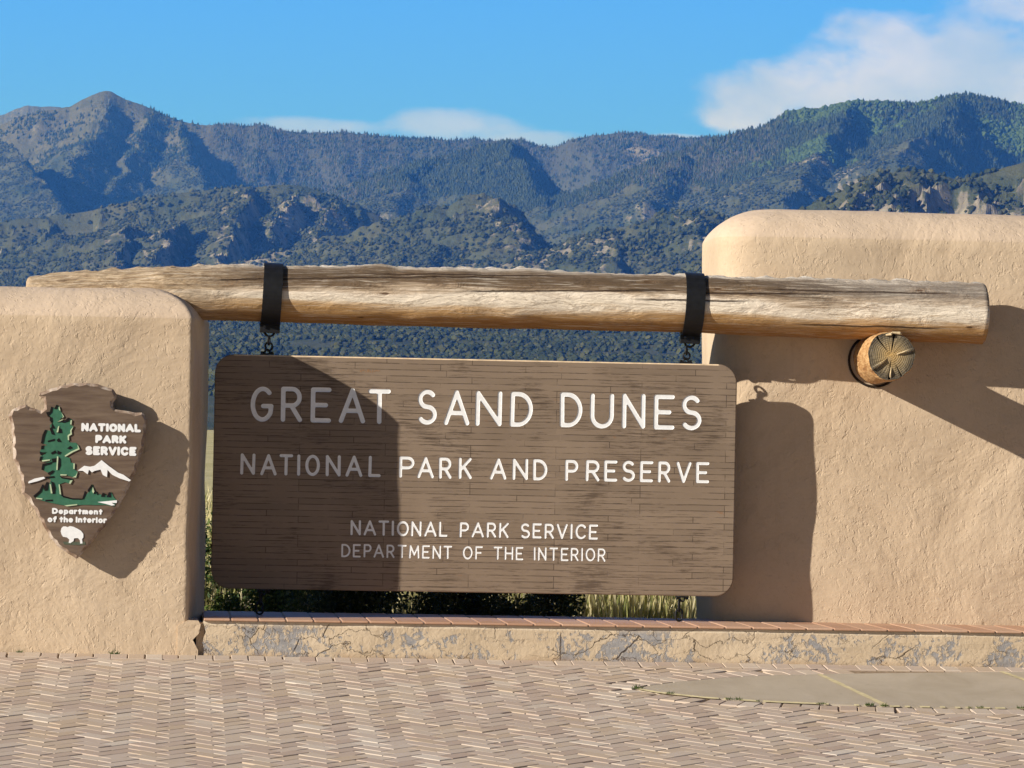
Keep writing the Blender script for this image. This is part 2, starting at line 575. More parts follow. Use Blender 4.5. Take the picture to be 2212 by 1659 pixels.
def mat_endgrain(dark=1.0):
    mt, t, b, co = new_mat("weathered end grain", 0.85, 0.15)
    s = t.sep(co)
    r = t.math('SQRT', t.math('ADD', t.math('MULTIPLY', s[0], s[0]), t.math('MULTIPLY', s[2], s[2])))
    n = t.noise(co, 9.0, 4.0, 0.6, 0.5)
    rr = t.math('ADD', r, t.math('MULTIPLY', t.math('SUBTRACT', n, 0.5), 0.03))
    ring = t.math('SINE', t.math('MULTIPLY', rr, 520.0))
    c = t.ramp(t.maprange(rr, 0.0, 0.135), [(0.0, (0.55, 0.36, 0.14)), (0.35, (0.38, 0.27, 0.13)), (0.7, (0.24, 0.19, 0.115)), (1.0, (0.085, 0.072, 0.055))])
    c = t.mix(t.math('MULTIPLY', t.math('MULTIPLY', t.maprange(ring, 0.0, 1.0), t.maprange(t.noise(co, 7.0, 3.0), 0.4, 0.6)), 0.35), c, (0.10, 0.08, 0.05))
    c = t.mix(t.math('MULTIPLY', t.maprange(t.noise(co, 22.0, 5.0, 0.7), 0.5, 0.7), 0.5), c, (0.40, 0.33, 0.22))
    t.set(b.inputs['Base Color'], c)
    t.set(b.inputs['Normal'], t.bump(t.math('ADD', t.math('MULTIPLY', ring, 0.25), t.noise(co, 40.0, 4.0)), 0.45, 0.006))
    return mt


def mat_viga_side():
    mt, t, b, co = new_mat("scaly peeled log side", 0.8, 0.2)
    n = t.noise(t.mapping(co, (8.0, 4.0, 16.0)), 2.6, 5.0, 0.65, 1.0)
    c = t.ramp(n, [(0.25, (0.16, 0.075, 0.03)), (0.42, (0.40, 0.21, 0.085)), (0.55, (0.56, 0.35, 0.16)), (0.75, (0.66, 0.46, 0.25))])
    t.set(b.inputs['Base Color'], c)
    t.set(b.inputs['Normal'], t.bump(n, 0.7, 0.02))
    return mt


def mat_board():
    """edge-glued strips under worn brown paint; local x across, local y up"""
    mt, t, b, co = new_mat("worn brown painted strips", 0.62, 0.3)
    s = t.sep(co)
    wob = t.noise(co, 1.3, 3.0, 0.5)
    v = t.comb(s[0], t.math('ADD', s[1], t.math('MULTIPLY', wob, 0.012)), 0.0)
    br = t.new('ShaderNodeTexBrick')
    br.offset = 0.37
    br.offset_frequency = 3
    br.squash = 1.35
    br.squash_frequency = 5
    t.set(br.inputs['Vector'], v)
    br.inputs['Color1'].default_value = (0, 0, 0, 1)
    br.inputs['Color2'].default_value = (1, 1, 1, 1)
    br.inputs['Mortar'].default_value = (0.5, 0.5, 0.5, 1)
    br.inputs['Scale'].default_value = 1.0
    br.inputs['Mortar Size'].default_value = 0.0021
    br.inputs['Mortar Smooth'].default_value = 0.3
    br.inputs['Brick Width'].default_value = 0.52
    br.inputs['Row Height'].default_value = 0.0375
    tone = t.sep(br.outputs['Color'])[0]
    paint = t.mix(t.maprange(t.noise(co, 1.6, 5.0, 0.6), 0.3, 0.7), (0.215, 0.160, 0.114), (0.285, 0.218, 0.160))
    paint = t.mix(t.math('MULTIPLY', t.maprange(tone, 0.45, 1.0), 0.45), paint, (0.180, 0.136, 0.098))
    # dirt and bare grain showing in long thin streaks, thickest along the glue lines
    st = t.noise(t.comb(t.math('MULTIPLY', s[0], 5.0), t.math('MULTIPLY', s[1], 85.0), 0.0), 1.0, 9.0, 0.78, 0.25)
    zone = t.noise(co, 2.4, 4.0, 0.6, 0.5)
    k = t.math('ADD', st, t.math('MULTIPLY', t.math('SUBTRACT', zone, 0.5), 0.55))
    worn = t.maprange(k, 0.55, 0.64)
    c = t.mix(t.math('MULTIPLY', worn, 0.75), paint, (0.075, 0.051, 0.035))
    seam = t.math('SUBTRACT', 1.0, br.outputs['Fac'])
    st2 = t.noise(t.comb(t.math('MULTIPLY', s[0], 1.3), t.math('MULTIPLY', s[1], 55.0), 3.0), 1.0, 7.0, 0.7, 0.3)
    c = t.mix(t.math('MULTIPLY', t.maprange(st2, 0.58, 0.68), 0.55), c, (0.085, 0.055, 0.036))
    sm = t.math('MULTIPLY', br.outputs['Fac'], t.maprange(t.noise(co, 6.0, 5.0, 0.65), 0.38, 0.54))
    c = t.mix(t.math('MULTIPLY', sm, 0.88), c, (0.045, 0.030, 0.021))
    near = t.maprange(t.noise(t.comb(t.math('MULTIPLY', s[0], 5.0), t.math('MULTIPLY', s[1], 14.0), 7.0), 1.0, 6.0, 0.7, 0.3), 0.66, 0.72)
    c = t.mix(t.math('MULTIPLY', near, 0.55), c, (0.27, 0.13, 0.055))
    dots = t.maprange(t.noise(co, 28.0, 3.0, 0.6), 0.74, 0.78)
    c = t.mix(t.math('MULTIPLY', dots, 0.7), c, (0.04, 0.028, 0.02))
    t.set(b.inputs['Base Color'], c)
    h = t.math('SUBTRACT', t.math('MULTIPLY', st, 0.5), t.math('ADD', t.math('MULTIPLY', sm, 0.8), t.math('MULTIPLY', worn, 0.2)))
    t.set(b.inputs['Normal'], t.bump(h, 0.30, 0.004))
    return mt


def mat_bricks():
    mt, t, b, co = new_mat("clay paver", 0.85, 0.2)
    g = t.new('ShaderNodeNewGeometry')
    ri = g.outputs['Random Per Island']
    c = t.ramp(ri, [(0.0, (0.44, 0.340, 0.280)), (0.3, (0.50, 0.405, 0.340)), (0.55, (0.55, 0.465, 0.395)), (0.75, (0.50, 0.390, 0.290)), (1.0, (0.61, 0.535, 0.46))])
    c = t.mix(t.math('MULTIPLY', t.maprange(t.noise(co, 1.3, 4.0), 0.35, 0.7), 0.4), c, (0.46, 0.36, 0.27))
    c = t.mix(t.math('MULTIPLY', t.maprange(t.noise(co, 26.0, 5.0, 0.65), 0.55, 0.75), 0.35), c, (0.36, 0.27, 0.20))
    t.set(b.inputs['Base Color'], c)
    t.set(b.inputs['Normal'], t.bump(t.noise(co, 70.0, 4.0, 0.6), 0.25, 0.003))
    return mt


def mat_concrete():
    mt, t, b, co = new_mat("olive tinted concrete", 0.9, 0.15)
    n = t.noise(t.mapping(co, (1.0, 0.45, 1.0)), 3.0, 6.0, 0.65, 0.5)
    c = t.mix(t.maprange(n, 0.3, 0.7), (0.40, 0.340, 0.262), (0.50, 0.435, 0.35))
    c = t.mix(t.math('MULTIPLY', t.maprange(t.noise(co, 14.0, 5.0, 0.7), 0.62, 0.72), 0.4), c, (0.20, 0.165, 0.12))
    t.set(b.inputs['Base Color'], c)
    t.set(b.inputs['Normal'], t.bump(t.noise(co, 90.0, 4.0), 0.4, 0.004))
    return mt


def mat_leaf(name, stops, rough=0.6, trans=0.25):
    mt, t, b, co = new_mat(name, rough, 0.25)
    g = t.new('ShaderNodeNewGeometry')
    c = t.ramp(g.outputs['Random Per Island'], stops)
    t.set(b.inputs['Base Color'], c)
    if trans > 0:
        tr = t.new('ShaderNodeBsdfTranslucent')
        t.set(tr.inputs['Color'], c)
        ms = t.new('ShaderNodeMixShader')
        ms.inputs[0].default_value = trans
        t.l.new(b.outputs[0], ms.inputs[1])
        t.l.new(tr.outputs[0], ms.inputs[2])
        t.l.new(ms.outputs[0], t.n['Material Output'].inputs['Surface'])
    return mt


STUCCO = mat_stucco()
LOWWALL = mat_lowwall()
TERRA = mat_terracotta()
GROUT = mat_plain("grey mortar", (0.40, 0.33, 0.27), 0.95, 0.1)
LOG = mat_log()
ENDGRAIN = mat_endgrain()
VIGASIDE = mat_viga_side()
BOARD = mat_board()
BOARDEDGE = mat_plain("board edge", (0.19, 0.14, 0.10), 0.7, 0.2, 0.2, 30.0)
WHITE = mat_plain("white sign paint", (0.87, 0.89, 0.91), 0.5, 0.3, 0.03, 40.0)
IRON = mat_plain("black painted iron", (0.007, 0.0075, 0.009), 0.55, 0.35, 0.25, 25.0)
GREEN = mat_plain("green sign paint", (0.045, 0.155, 0.095), 0.5, 0.3, 0.08, 30.0)
BLACKP = mat_plain("black sign paint", (0.008, 0.008, 0.008), 0.6, 0.2, 0.1, 30.0)
CREAMP = mat_plain("pale green edging paint", (0.50, 0.60, 0.40), 0.5, 0.3, 0.05, 30.0)
BRICK = mat_bricks()
SAND = mat_plain("joint sand", (0.30, 0.225, 0.155), 0.95, 0.1, 0.2, 40.0)
CONC = mat_concrete()
SEAL = mat_plain("pale joint sealant", (0.62, 0.54, 0.33), 0.85, 0.15, 0.1, 20.0)


def mat_emblem():
    mt, t, b, co = new_mat("brown stained emblem", 0.65, 0.25)
    s = t.sep(co)
    n = t.noise(t.comb(t.math('MULTIPLY', s[0], 1.5), 0.0, t.math('MULTIPLY', s[2], 12.0)), 2.2, 6.0, 0.65, 0.3)
    c = t.mix(t.maprange(n, 0.3, 0.7), (0.095, 0.062, 0.045), (0.20, 0.148, 0.108))
    t.set(b.inputs['Base Color'], c)
    t.set(b.inputs['Normal'], t.bump(n, 0.2, 0.006))
    return mt


def mat_emblem_edge():
    mt, t, b, co = new_mat("chipped emblem edge", 0.6, 0.3)
    n = t.noise(co, 14.0, 4.0, 0.6)
    c = t.ramp(n, [(0.3, (0.14, 0.085, 0.055)), (0.5, (0.33, 0.25, 0.195)), (0.66, (0.52, 0.45, 0.39))])
    t.set(b.inputs['Base Color'], c)
    return mt


EMBLEM = mat_emblem()
EMBLEMEDGE = mat_emblem_edge()
EMBLEMSIDE = mat_plain("dark emblem side", (0.06, 0.035, 0.025), 0.7, 0.2, 0.2, 20.0)


# ------------------------------------------------------------------ paving
def herringbone():
    L, W, gap = 0.2, 0.1, 0.0045
    slab_in = SLAB_W
    c45, s45 = math.cos(R(45)), math.sin(R(45))
    V, F = [], []
    g = random.Random(3)

    def inside(poly, x, y):
        r = False
        j = len(poly) - 1
        for i in range(len(poly)):
            (xi, yi), (xj, yj) = poly[i], poly[j]
            if (yi > y) != (yj > y) and x < (xj - xi) * (y - yi) / (yj - yi) + xi:
                r = not r
            j = i
        return r

    def brick(cx, cy, ang, l, w, dz=0.0):
        b = len(V)
        ca, sa = math.cos(ang), math.sin(ang)
        tx, ty = g.gauss(0, 0.0055), g.gauss(0, 0.0055)
        h0 = g.gauss(0, 0.0011) + dz
        cx += g.gauss(0, 0.0025)
        cy += g.gauss(0, 0.0025)
        ang += g.gauss(0, 0.018)
        hl, hw = l / 2 - gap / 2, w / 2 - gap / 2
        e = g.uniform(0.0018, 0.0048)
        for (ins, z, tilt) in ((0, -0.05, 0), (0, -e, 1), (e, 0.0, 1)):
            for sx, sy in ((-1, -1), (1, -1), (1, 1), (-1, 1)):
                px, py = sx * (hl - ins), sy * (hw - ins)
                X, Y = cx + px * ca - py * sa, cy + px * sa + py * ca
                V.append((X, Y, PAVE_SLOPE * Y + h0 + z + tilt * (tx * px + ty * py)))
        for k in range(2):
            for q in range(4):
                r = (q + 1) % 4
                F.append((b + k * 4 + q, b + k * 4 + r, b + k * 4 + 4 + r, b + k * 4 + 4 + q))
        F.append((b + 8, b + 9, b + 10, b + 11))

    n = 75
    for i in range(-n, n):
        for j in range(-n, n):
            mm = (i - j) % 4
            if mm == 0:
                a, bb, an = (i + 1) * W, (j + 0.5) * W, 0.0
            elif mm == 3:
                a, bb, an = (i + 0.5) * W, (j + 1) * W, R(90)
            else:
                continue
            x, y = a * c45 - bb * s45, a * s45 + bb * c45
            y -= 2.6
            if not (-5.0 < x < 5.4 and -5.6 < y < -0.205 + FRONT):
                continue
            if inside(BORDER_W, x, y):
                continue
            brick(x, y, an + R(45), L, W)
    # header course along the foot of the walls
    x = -5.0
    while x < 5.4:
        brick(x, FRONT - 0.100, R(90), L, 0.1005, 0.0012)
        x += 0.1005
    # header course round the concrete inlay
    for (p, q) in BORDER_SEGS:
        brick(p[0], p[1], q, L * 0.92, 0.1025, 0.001)
    o = np_mesh("brick_paving", np.array(V), np.array(F), BRICK)
    tag(o, kind='structure')


FRONT = 0.0
# outline of the concrete inlay, pixel frame -> paving plane
slab_px_top = [(1376, 1489), (1405, 1482), (1470, 1474), (1560, 1466), (1660, 1460), (1800, 1457), (1960, 1455), (2160, 1453), (2300, 1453)]
slab_px_bot = [(1376, 1489), (1420, 1497), (1520, 1508), (1640, 1516), (1780, 1522), (1920, 1527), (2080, 1530), (2300, 1533)]
top_w = [on_paving(*p) for p in slab_px_top]
bot_w = [on_paving(*p) for p in slab_px_bot]
SLAB_W = [(p.x, p.y) for p in top_w] + [(p.x, p.y) for p in reversed(bot_w[1:])]


def offset_line(pts, d):
    out = []
    for i, p in enumerate(pts):
        a = pts[max(0, i - 1)]
        b = pts[min(len(pts) - 1, i + 1)]
        t = Vector((b.x - a.x, b.y - a.y)).normalized()
        n = Vector((-t.y, t.x))
        out.append(Vector((p.x + n.x * d, p.y + n.y * d, 0)))
    return out


BW = 0.19
top_o = offset_line(top_w, BW)
bot_o = offset_line(bot_w, -BW)
BORDER_W = [(p.x, p.y) for p in top_o] + [(p.x, p.y) for p in reversed(bot_o)]
BORDER_SEGS = []
for pts, sgn in ((top_w, 1), (bot_w, -1)):
    acc = 0.05
    for i in range(len(pts) - 1):
        a, b_ = Vector((pts[i].x, pts[i].y)), Vector((pts[i + 1].x, pts[i + 1].y))
        ln = (b_ - a).length
        t = (b_ - a) / ln
        nrm = Vector((-t.y, t.x)) * sgn
        while acc < ln:
            c = a + t * acc + nrm * (BW / 2 + 0.026)
            if c.y < -0.30:
                BORDER_SEGS.append(((c.x, c.y), math.atan2(nrm.y, nrm.x)))
            acc += 0.103
        acc -= ln
herringbone()

# sand bed below the pavers, a little lower than their tops
mesh_obj("paving_bed", [(-9, -6.5, -6.5 * PAVE_SLOPE - 0.0085), (9, -6.5, -6.5 * PAVE_SLOPE - 0.0085), (9, 0.3, 0.3 * PAVE_SLOPE - 0.0085), (-9, 0.3, 0.3 * PAVE_SLOPE - 0.0085)],
         [(0, 1, 2, 3)], SAND)["kind"] = 'structure'
# car park apron out to and beyond the camera
mesh_obj("car_park", [(-60, -60, -0.53), (60, -60, -0.53), (60, -6.5, -0.53), (-60, -6.5, -0.53)], [(0, 1, 2, 3)],
         mat_plain("buff asphalt", (0.13, 0.105, 0.085), 0.95, 0.1, 0.15, 3.0))["kind"] = 'structure'


def slab():
    def zz(p):
        return (p.x, p.y, PAVE_SLOPE * p.y)

    def resample(pts, n):
        out = []
        d = [0]
        for i in range(1, len(pts)):
            d.append(d[-1] + (pts[i] - pts[i - 1]).length)
        for k in range(n):
            q = d[-1] * k / (n - 1)
            i = max(j for j in range(len(d)) if d[j] <= q + 1e-9)
            i = min(i, len(pts) - 2)
            f = (q - d[i]) / (d[i + 1] - d[i])
            out.append(pts[i].lerp(pts[i + 1], f))
        return out
    n = 60
    T, B = resample(top_w, n), resample(bot_w, n)
    v, f = [], []
    for a, b_ in zip(T, B):
        for k in range(6):
            p = a.lerp(b_, k / 5)
            v.append((p.x, p.y, PAVE_SLOPE * p.y + 0.004))
    for i in range(n - 1):
        for k in range(5):
            f.append((i * 6 + k, (i + 1) * 6 + k, (i + 1) * 6 + k + 1, i * 6 + k + 1))
    b0 = len(v)
    for i in range(n):
        for k in (0, 5):
            x, y, z = v[i * 6 + k]
            v.append((x, y, z - 0.08))
    for i in range(n - 1):
        for q, k in ((0, 0), (1, 5)):
            f.append((i * 6 + k, (i + 1) * 6 + k, b0 + (i + 1) * 2 + q, b0 + i * 2 + q))
    o = fix_normals(mesh_obj("concrete_path", v, f, CONC))
    tag(o, kind='structure')

    def strip(pa, pb, w, name):
        a, b_ = on_paving(*pa), on_paving(*pb)
        t = Vector((b_.x - a.x, b_.y - a.y)).normalized()
        nn = Vector((-t.y, t.x)) * w / 2
        vv, ff = [], []
        m_ = 24
        for i in range(m_ + 1):
            p = a.lerp(b_, i / m_)
            j = 1 + random.uniform(-0.18, 0.18)
            for s in (-1, 1):
                vv.append((p.x + s * nn.x * j, p.y + s * nn.y * j, PAVE_SLOPE * (p.y + s * nn.y * j) + 0.0085))
        for i in range(m_):
            ff.append((2 * i, 2 * i + 1, 2 * i + 3, 2 * i + 2))
        fix_normals(mesh_obj(name, vv, ff, SEAL, o))
    strip((1770, 1459), (1913, 1526), 0.035, "joint_seal")
    strip((2163, 1453), (2290, 1499), 0.035, "joint_seal")
    # sealant along the near edge, broken by tufts
    pts = resample(bot_w, 90)
    vv, ff = [], []
    for i, p in enumerate(pts):
        w = random.uniform(0.022, 0.034)
        vv.append((p.x, p.y + 0.010, PAVE_SLOPE * p.y + 0.0085))
        vv.append((p.x, p.y - w, PAVE_SLOPE * (p.y - w) + 0.0045))
    for i in range(len(pts) - 1):
        if random.random() < (0.93 if pts[i].x < 1.6 else 0.5):
            ff.append((2 * i, 2 * i + 1, 2 * i + 3, 2 * i + 2))
    fix_normals(mesh_obj("edge_seal", vv, ff, SEAL, o))
    return pts


edge_pts = slab()


# ------------------------------------------------------------------ adobe walls
def adobe(name, foot, z0, zc, rise, run, radii, label, mat=STUCCO, seed=0, hollow=0.012, ends=(1.0, 1.0)):
    """foot: the four plan corners (front-left, front-right, back-right, back-left); the top rounds over from zc up by rise,
    drawing in by run on the sides named in ends (left, right) and at front and back."""
    rings = []
    nz = 46
    prof = []
    for i in range(nz):
        prof.append((z0 + (zc - z0) * i / (nz - 1), 0.0))
    for i in range(1, 25):
        a = i / 24 * (math.pi / 2) * 0.985
        prof.append((zc + rise * math.sin(a), run * (0.80 * (1 - math.cos(a)) + 0.20 * math.sin(a))))
    fl, fr, br, bl = [Vector(p) for p in foot]

    def plan(ins):
        a = ins * ends[0]
        b_ = ins * ends[1]
        q = [Vector((fl.x + a, fl.y + ins)), Vector((fr.x - b_, fr.y + ins)), Vector((br.x - b_, br.y - ins)), Vector((bl.x + a, bl.y - ins))]
        out = []
        for k in range(4):
            p, pa, pb = q[k], q[k - 1], q[(k + 1) % 4]
            ta, tb = (pa - p).normalized(), (pb - p).normalized()
            r = max(0.02, radii[k])
            r = min(r, 0.45 * (pa - p).length, 0.45 * (pb - p).length)
            for i in range(9):
                s = i / 8
                out.append((p + ta * r * (1 - s) ** 2 + tb * r * s ** 2, k))
        # resample each long side
        res = []
        m_ = len(out)
        for i in range(m_):
            p, _ = out[i]
            n_, _ = out[(i + 1) % m_]
            res.append(p)
            if (i % 9) == 8:
                cnt = 60 if (i // 9) % 2 == 0 else 14
                for c in range(1, cnt):
                    res.append(p.lerp(n_, c / cnt))
        return res
    V, F = [], []
    n = None
    for (z, ins) in prof:
        pl = plan(ins)
        n = len(pl)
        for p in pl:
            V.append((p.x, p.y, z))
    V = np.array(V)
    # hand-trowelled unevenness
    dx = fbm(V[:, 2] * 1.3 + 11 + seed, V[:, 1] * 1.3 + V[:, 0] * 0.9, 3, 40 + seed)
    dy = fbm(V[:, 0] * 1.1 + seed, V[:, 2] * 1.5 + 3, 3, 50 + seed)
    dz = fbm(V[:, 0] * 1.2 + 7 + seed, V[:, 1] * 1.5, 3, 60 + seed)
    top = np.clip((V[:, 2] - zc) / rise, 0, 1)
    V[:, 0] += dx * hollow
    V[:, 1] += dy * hollow * 1.2
    V[:, 2] += dz * hollow * 1.0 * top
    k = len(prof)
    for r in range(k - 1):
        for i in range(n):
            j = (i + 1) % n
            F.append((r * n + i, r * n + j, (r + 1) * n + j, (r + 1) * n + i))
    F.append(tuple((k - 1) * n + i for i in range(n)))
    o = mesh_obj(name, V, F, mat, None, True)
    fix_normals(o)
    tag(o, label, 'wall')
    return o


LOG_Y = 0.685
SIGN_Y = 0.63
RWALL_Y = 0.89
zc_l = on_y(200, 684, 0.0).z
top_l = on_y(200, 624, 0.45).z
xr_l = on_y(413, 1000, 0.0).x
left_wall = adobe("adobe_wall", ((-5.2, 0.0), (xr_l, 0.0), (xr_l + 0.105, 1.15), (-5.2, 1.15)), -0.25, zc_l, top_l - zc_l, 0.40,
                  (0.05, 0.032, 0.07, 0.05), "lower tan adobe wall with rounded shoulder carrying the arrowhead emblem", seed=1, ends=(1.0, 0.72))
zc_r = on_y(1900, 517, RWALL_Y).z
top_r = on_y(1900, 458, RWALL_Y + 0.42).z
xl_r = on_y(1526, 900, RWALL_Y + 0.5).x
right_wall = adobe("adobe_wall", ((xl_r, RWALL_Y), (5.6, RWALL_Y), (5.6, 2.0), (xl_r + 0.02, 2.0)), 0.0, zc_r, top_r - zc_r, 0.40,
                   (0.27, 0.05, 0.05, 0.12), "taller tan adobe wall behind the thick end of the log", seed=2, ends=(0.85, 1.0))

# low wall and its tile cap


def low_wall():
    x0, x1, y0, y1 = xr_l + 0.085, 5.6, 0.0, 1.22
    nx, nz = 220, 14
    V, F = [], []
    for i in range(nx + 1):
        for k in range(nz + 1):
            V.append((x0 + (x1 - x0) * i / nx, y0, -0.25 + (zlow + 0.25) * k / nz))
    V = np.array(V)
    V[:, 1] += fbm(V[:, 0] * 2.1, V[:, 2] * 6, 3, 70) * 0.006
    V[:, 0] += np.where(V[:, 0] < x0 + 0.03, fbm(V[:, 2] * 9, V[:, 0] * 0 + 3, 3, 77) * 0.02 + 0.01, 0)
    for i in range(nx):
        for k in range(nz):
            a = i * (nz + 1) + k
            F.append((a, a + nz + 1, a + nz + 2, a + 1))
    V = list(map(tuple, V))
    b = len(V)
    V += [(x0, y1, -0.25), (x1, y1, -0.25), (x1, y1, zlow), (x0, y1, zlow)]
    c00, c01, c10, c11 = 0, nz, nx * (nz + 1), nx * (nz + 1) + nz
    F += [tuple([b + 3] + [i * (nz + 1) + nz for i in range(nx + 1)] + [b + 2])[:], (b, b + 3, b + 2, b + 1),
          tuple([b] + list(range(nz + 1)) + [b + 3]), tuple([b + 1] + [nx * (nz + 1) + k for k in range(nz + 1)] + [b + 2])]
    o = fix_normals(mesh_obj("low_wall", V, F, LOWWALL))
    tag(o, "low buff wall with flaking paint and a terracotta tile cap under the sign", 'wall')
    # the stub of plaster that joins it to the taller wall, left of the open crack
    mb = MB()
    g = random.Random(9)
    w = 0.0163 * 10
    x = x0 + 0.004
    th = zcap - zlow
    while x < x1 - w:
        j = g.uniform(-0.0012, 0.0012)
        mb.box((x + 0.004, -0.022 + j, zlow + 0.0025), (x + w - 0.004, 0.52, zcap + j), 0.005)
        mb.box((x + 0.004, 0.529, zlow + 0.0025), (x + w - 0.004, 1.21, zcap + j - 0.001), 0.005)
        x += w
    mb.build("tile_cap", TERRA, o)
    gm = MB()
    gm.box((x0 + 0.01, -0.012, zlow + 0.001), (x1 - 0.02, 1.20, zcap - 0.005))
    gm.build("mortar", GROUT, o)
    # broken plaster where low wall and tall wall meet
    st = MB()
    prof = [(xr_l + 0.02, -0.25), (xr_l + 0.068, -0.25), (xr_l + 0.062, 0.03), (xr_l + 0.030, 0.09), (xr_l + 0.066, 0.13), (xr_l + 0.075, zlow - 0.02), (xr_l + 0.06, zlow + 0.002), (xr_l + 0.0, zlow + 0.004), (xr_l - 0.06, zlow - 0.03), (xr_l - 0.06, -0.25)]
    n = len(prof)
    st.add([(p[0], -0.012, p[1]) for p in prof] + [(p[0], 0.3, p[1]) for p in prof],
           [tuple(range(n))] + [(i, (i + 1) % n, n + (i + 1) % n, n + i) for i in range(n)])
    st.box((xr_l + 0.05, 0.028, -0.2), (xr_l + 0.10, 0.2, zlow - 0.01))
    st.build("plaster_stub", STUCCO, o)


low_wall()


# ------------------------------------------------------------------ log beam
# the log bows a little: pixel-frame centre line and half thickness along it
_lp = [(40, 648, 46), (64, 646, 48), (180, 638, 51), (300, 634, 54), (430, 634, 57), (570, 635, 60), (780, 639, 63), (1000, 643, 65), (1240, 650, 63), (1480, 657, 61.5),
       (1640, 663, 63), (1880, 670, 65), (2000, 674, 66), (2121, 677, 66), (2160, 678, 66)]
_lq = [on_y(p[0], p[1], LOG_Y) for p in _lp]
LOGX = np.array([p.x for p in _lq])
LOGZ = np.array([p.z for p in _lq])
LOGR = np.array([p[2] for p in _lp]) * (DIST + LOG_Y) / FPX


def log_beam():
    a = on_y(64, 647, LOG_Y)
    b = on_y(2121, 677, LOG_Y)
    L = (b - a).length
    ctr = (a + b) / 2
    nx, na = 340, 72
    V, F = [], []
    xs = np.linspace(-L / 2, L / 2, nx)
    an = np.linspace(0, 2 * np.pi, na, endpoint=False)
    X, A = np.meshgrid(xs, an, indexing='ij')
    rad = np.interp(X + ctr.x, LOGX, LOGR)
    # knots: a few swellings, and a slow wander of the surface
    rad = rad * (1 + 0.030 * fbm(X * 1.1, np.cos(A) * 0.8 + 5, 3, 80) + 0.022 * fbm(X * 2.2 + np.sin(A), np.sin(A) * 1.2 + 9, 3, 83))
    for (kx, ka, h, w) in ((-0.84, 1.35, 0.016, 0.12), (0.10, 1.45, 0.012, 0.10), (-1.75, 1.4, 0.012, 0.2), (0.02, -0.45, 0.012, 0.10),
                           (1.02, -0.15, 0.010, 0.09), (-2.1, 0.8, 0.010, 0.12), (-0.55, -0.9, 0.010, 0.10), (1.75, 1.3, 0.008, 0.2)):
        dA = np.angle(np.exp(1j * (A - ka)))
        rad = rad + h * np.exp(-((X - kx) / w) ** 2 - (dA / 0.45) ** 2)
    topmask = np.exp(-((A - np.pi / 2) / 0.35) ** 2)
    rad = rad + topmask * 0.022 * (np.abs(fbm(X * 6.0, A * 2, 5, 88)) - 0.25)
    Y = -np.cos(A) * rad
    Z = np.sin(A) * rad
    V = np.stack([X, Y, Z], -1).reshape(-1, 3)
    V[:, 2] += np.interp(V[:, 0] + ctr.x, LOGX, LOGZ) - (a.z + (b.z - a.z) * np.clip((V[:, 0] + L / 2) / L, 0, 1))
    for i in range(nx - 1):
        for k in range(na):
            j = (k + 1) % na
            F.append((i * na + k, (i + 1) * na + k, (i + 1) * na + j, i * na + j))
    V = V.tolist()
    mats = []
    # eased ends
    for (i0, s) in ((0, -1), (nx - 1, 1)):
        prev = [i0 * na + k for k in range(na)]
        for (ins, adv) in ((0.94, 0.012), (0.80, 0.020), (0.4, 0.024), (0.05, 0.026)):
            b_ = len(V)
            for k in range(na):
                p = V[i0 * na + k]
                V.append([p[0] + s * adv, p[1] * ins, p[2] * ins])
            for k in range(na):
                j = (k + 1) % na
                F.append((prev[k], prev[j], b_ + j, b_ + k))
            prev = [b_ + k for k in range(na)]
        F.append(tuple(prev))
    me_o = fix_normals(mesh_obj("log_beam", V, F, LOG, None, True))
    aa = np.angle(np.exp(1j * A)).reshape(-1)
    aa = np.concatenate([aa, np.tile(np.angle(np.exp(1j * an)), (len(V) - len(aa)) // na)])
    at = me_o.data.attributes.new("around", 'FLOAT_VECTOR', 'POINT')
    at.data.foreach_set('vector', np.stack([aa * 0, aa, aa * 0], -1).astype(np.float32).ravel())
    d = (b - a).normalized()
    rotm = Matrix((d, Vector((0, 0, 1)).cross(d).normalized(), Vector((0, 0, 1)))).transposed()
    zax = d.cross(rotm.col[1]).normalized()
    rot = Matrix((d, rotm.col[1], zax)).transposed().to_4x4()
    rot.translation = ctr
    me_o.matrix_world = rot
    tag(me_o, "long peeled wooden log lying across the gap between the two tan walls", 'log')
    return me_o, a, b


log_o, log_a, log_b = log_beam()


def log_at(x):
    return Vector((x, LOG_Y, float(np.interp(x, LOGX, LOGZ)))), float(np.interp(x, LOGX, LOGR)) + 0.004


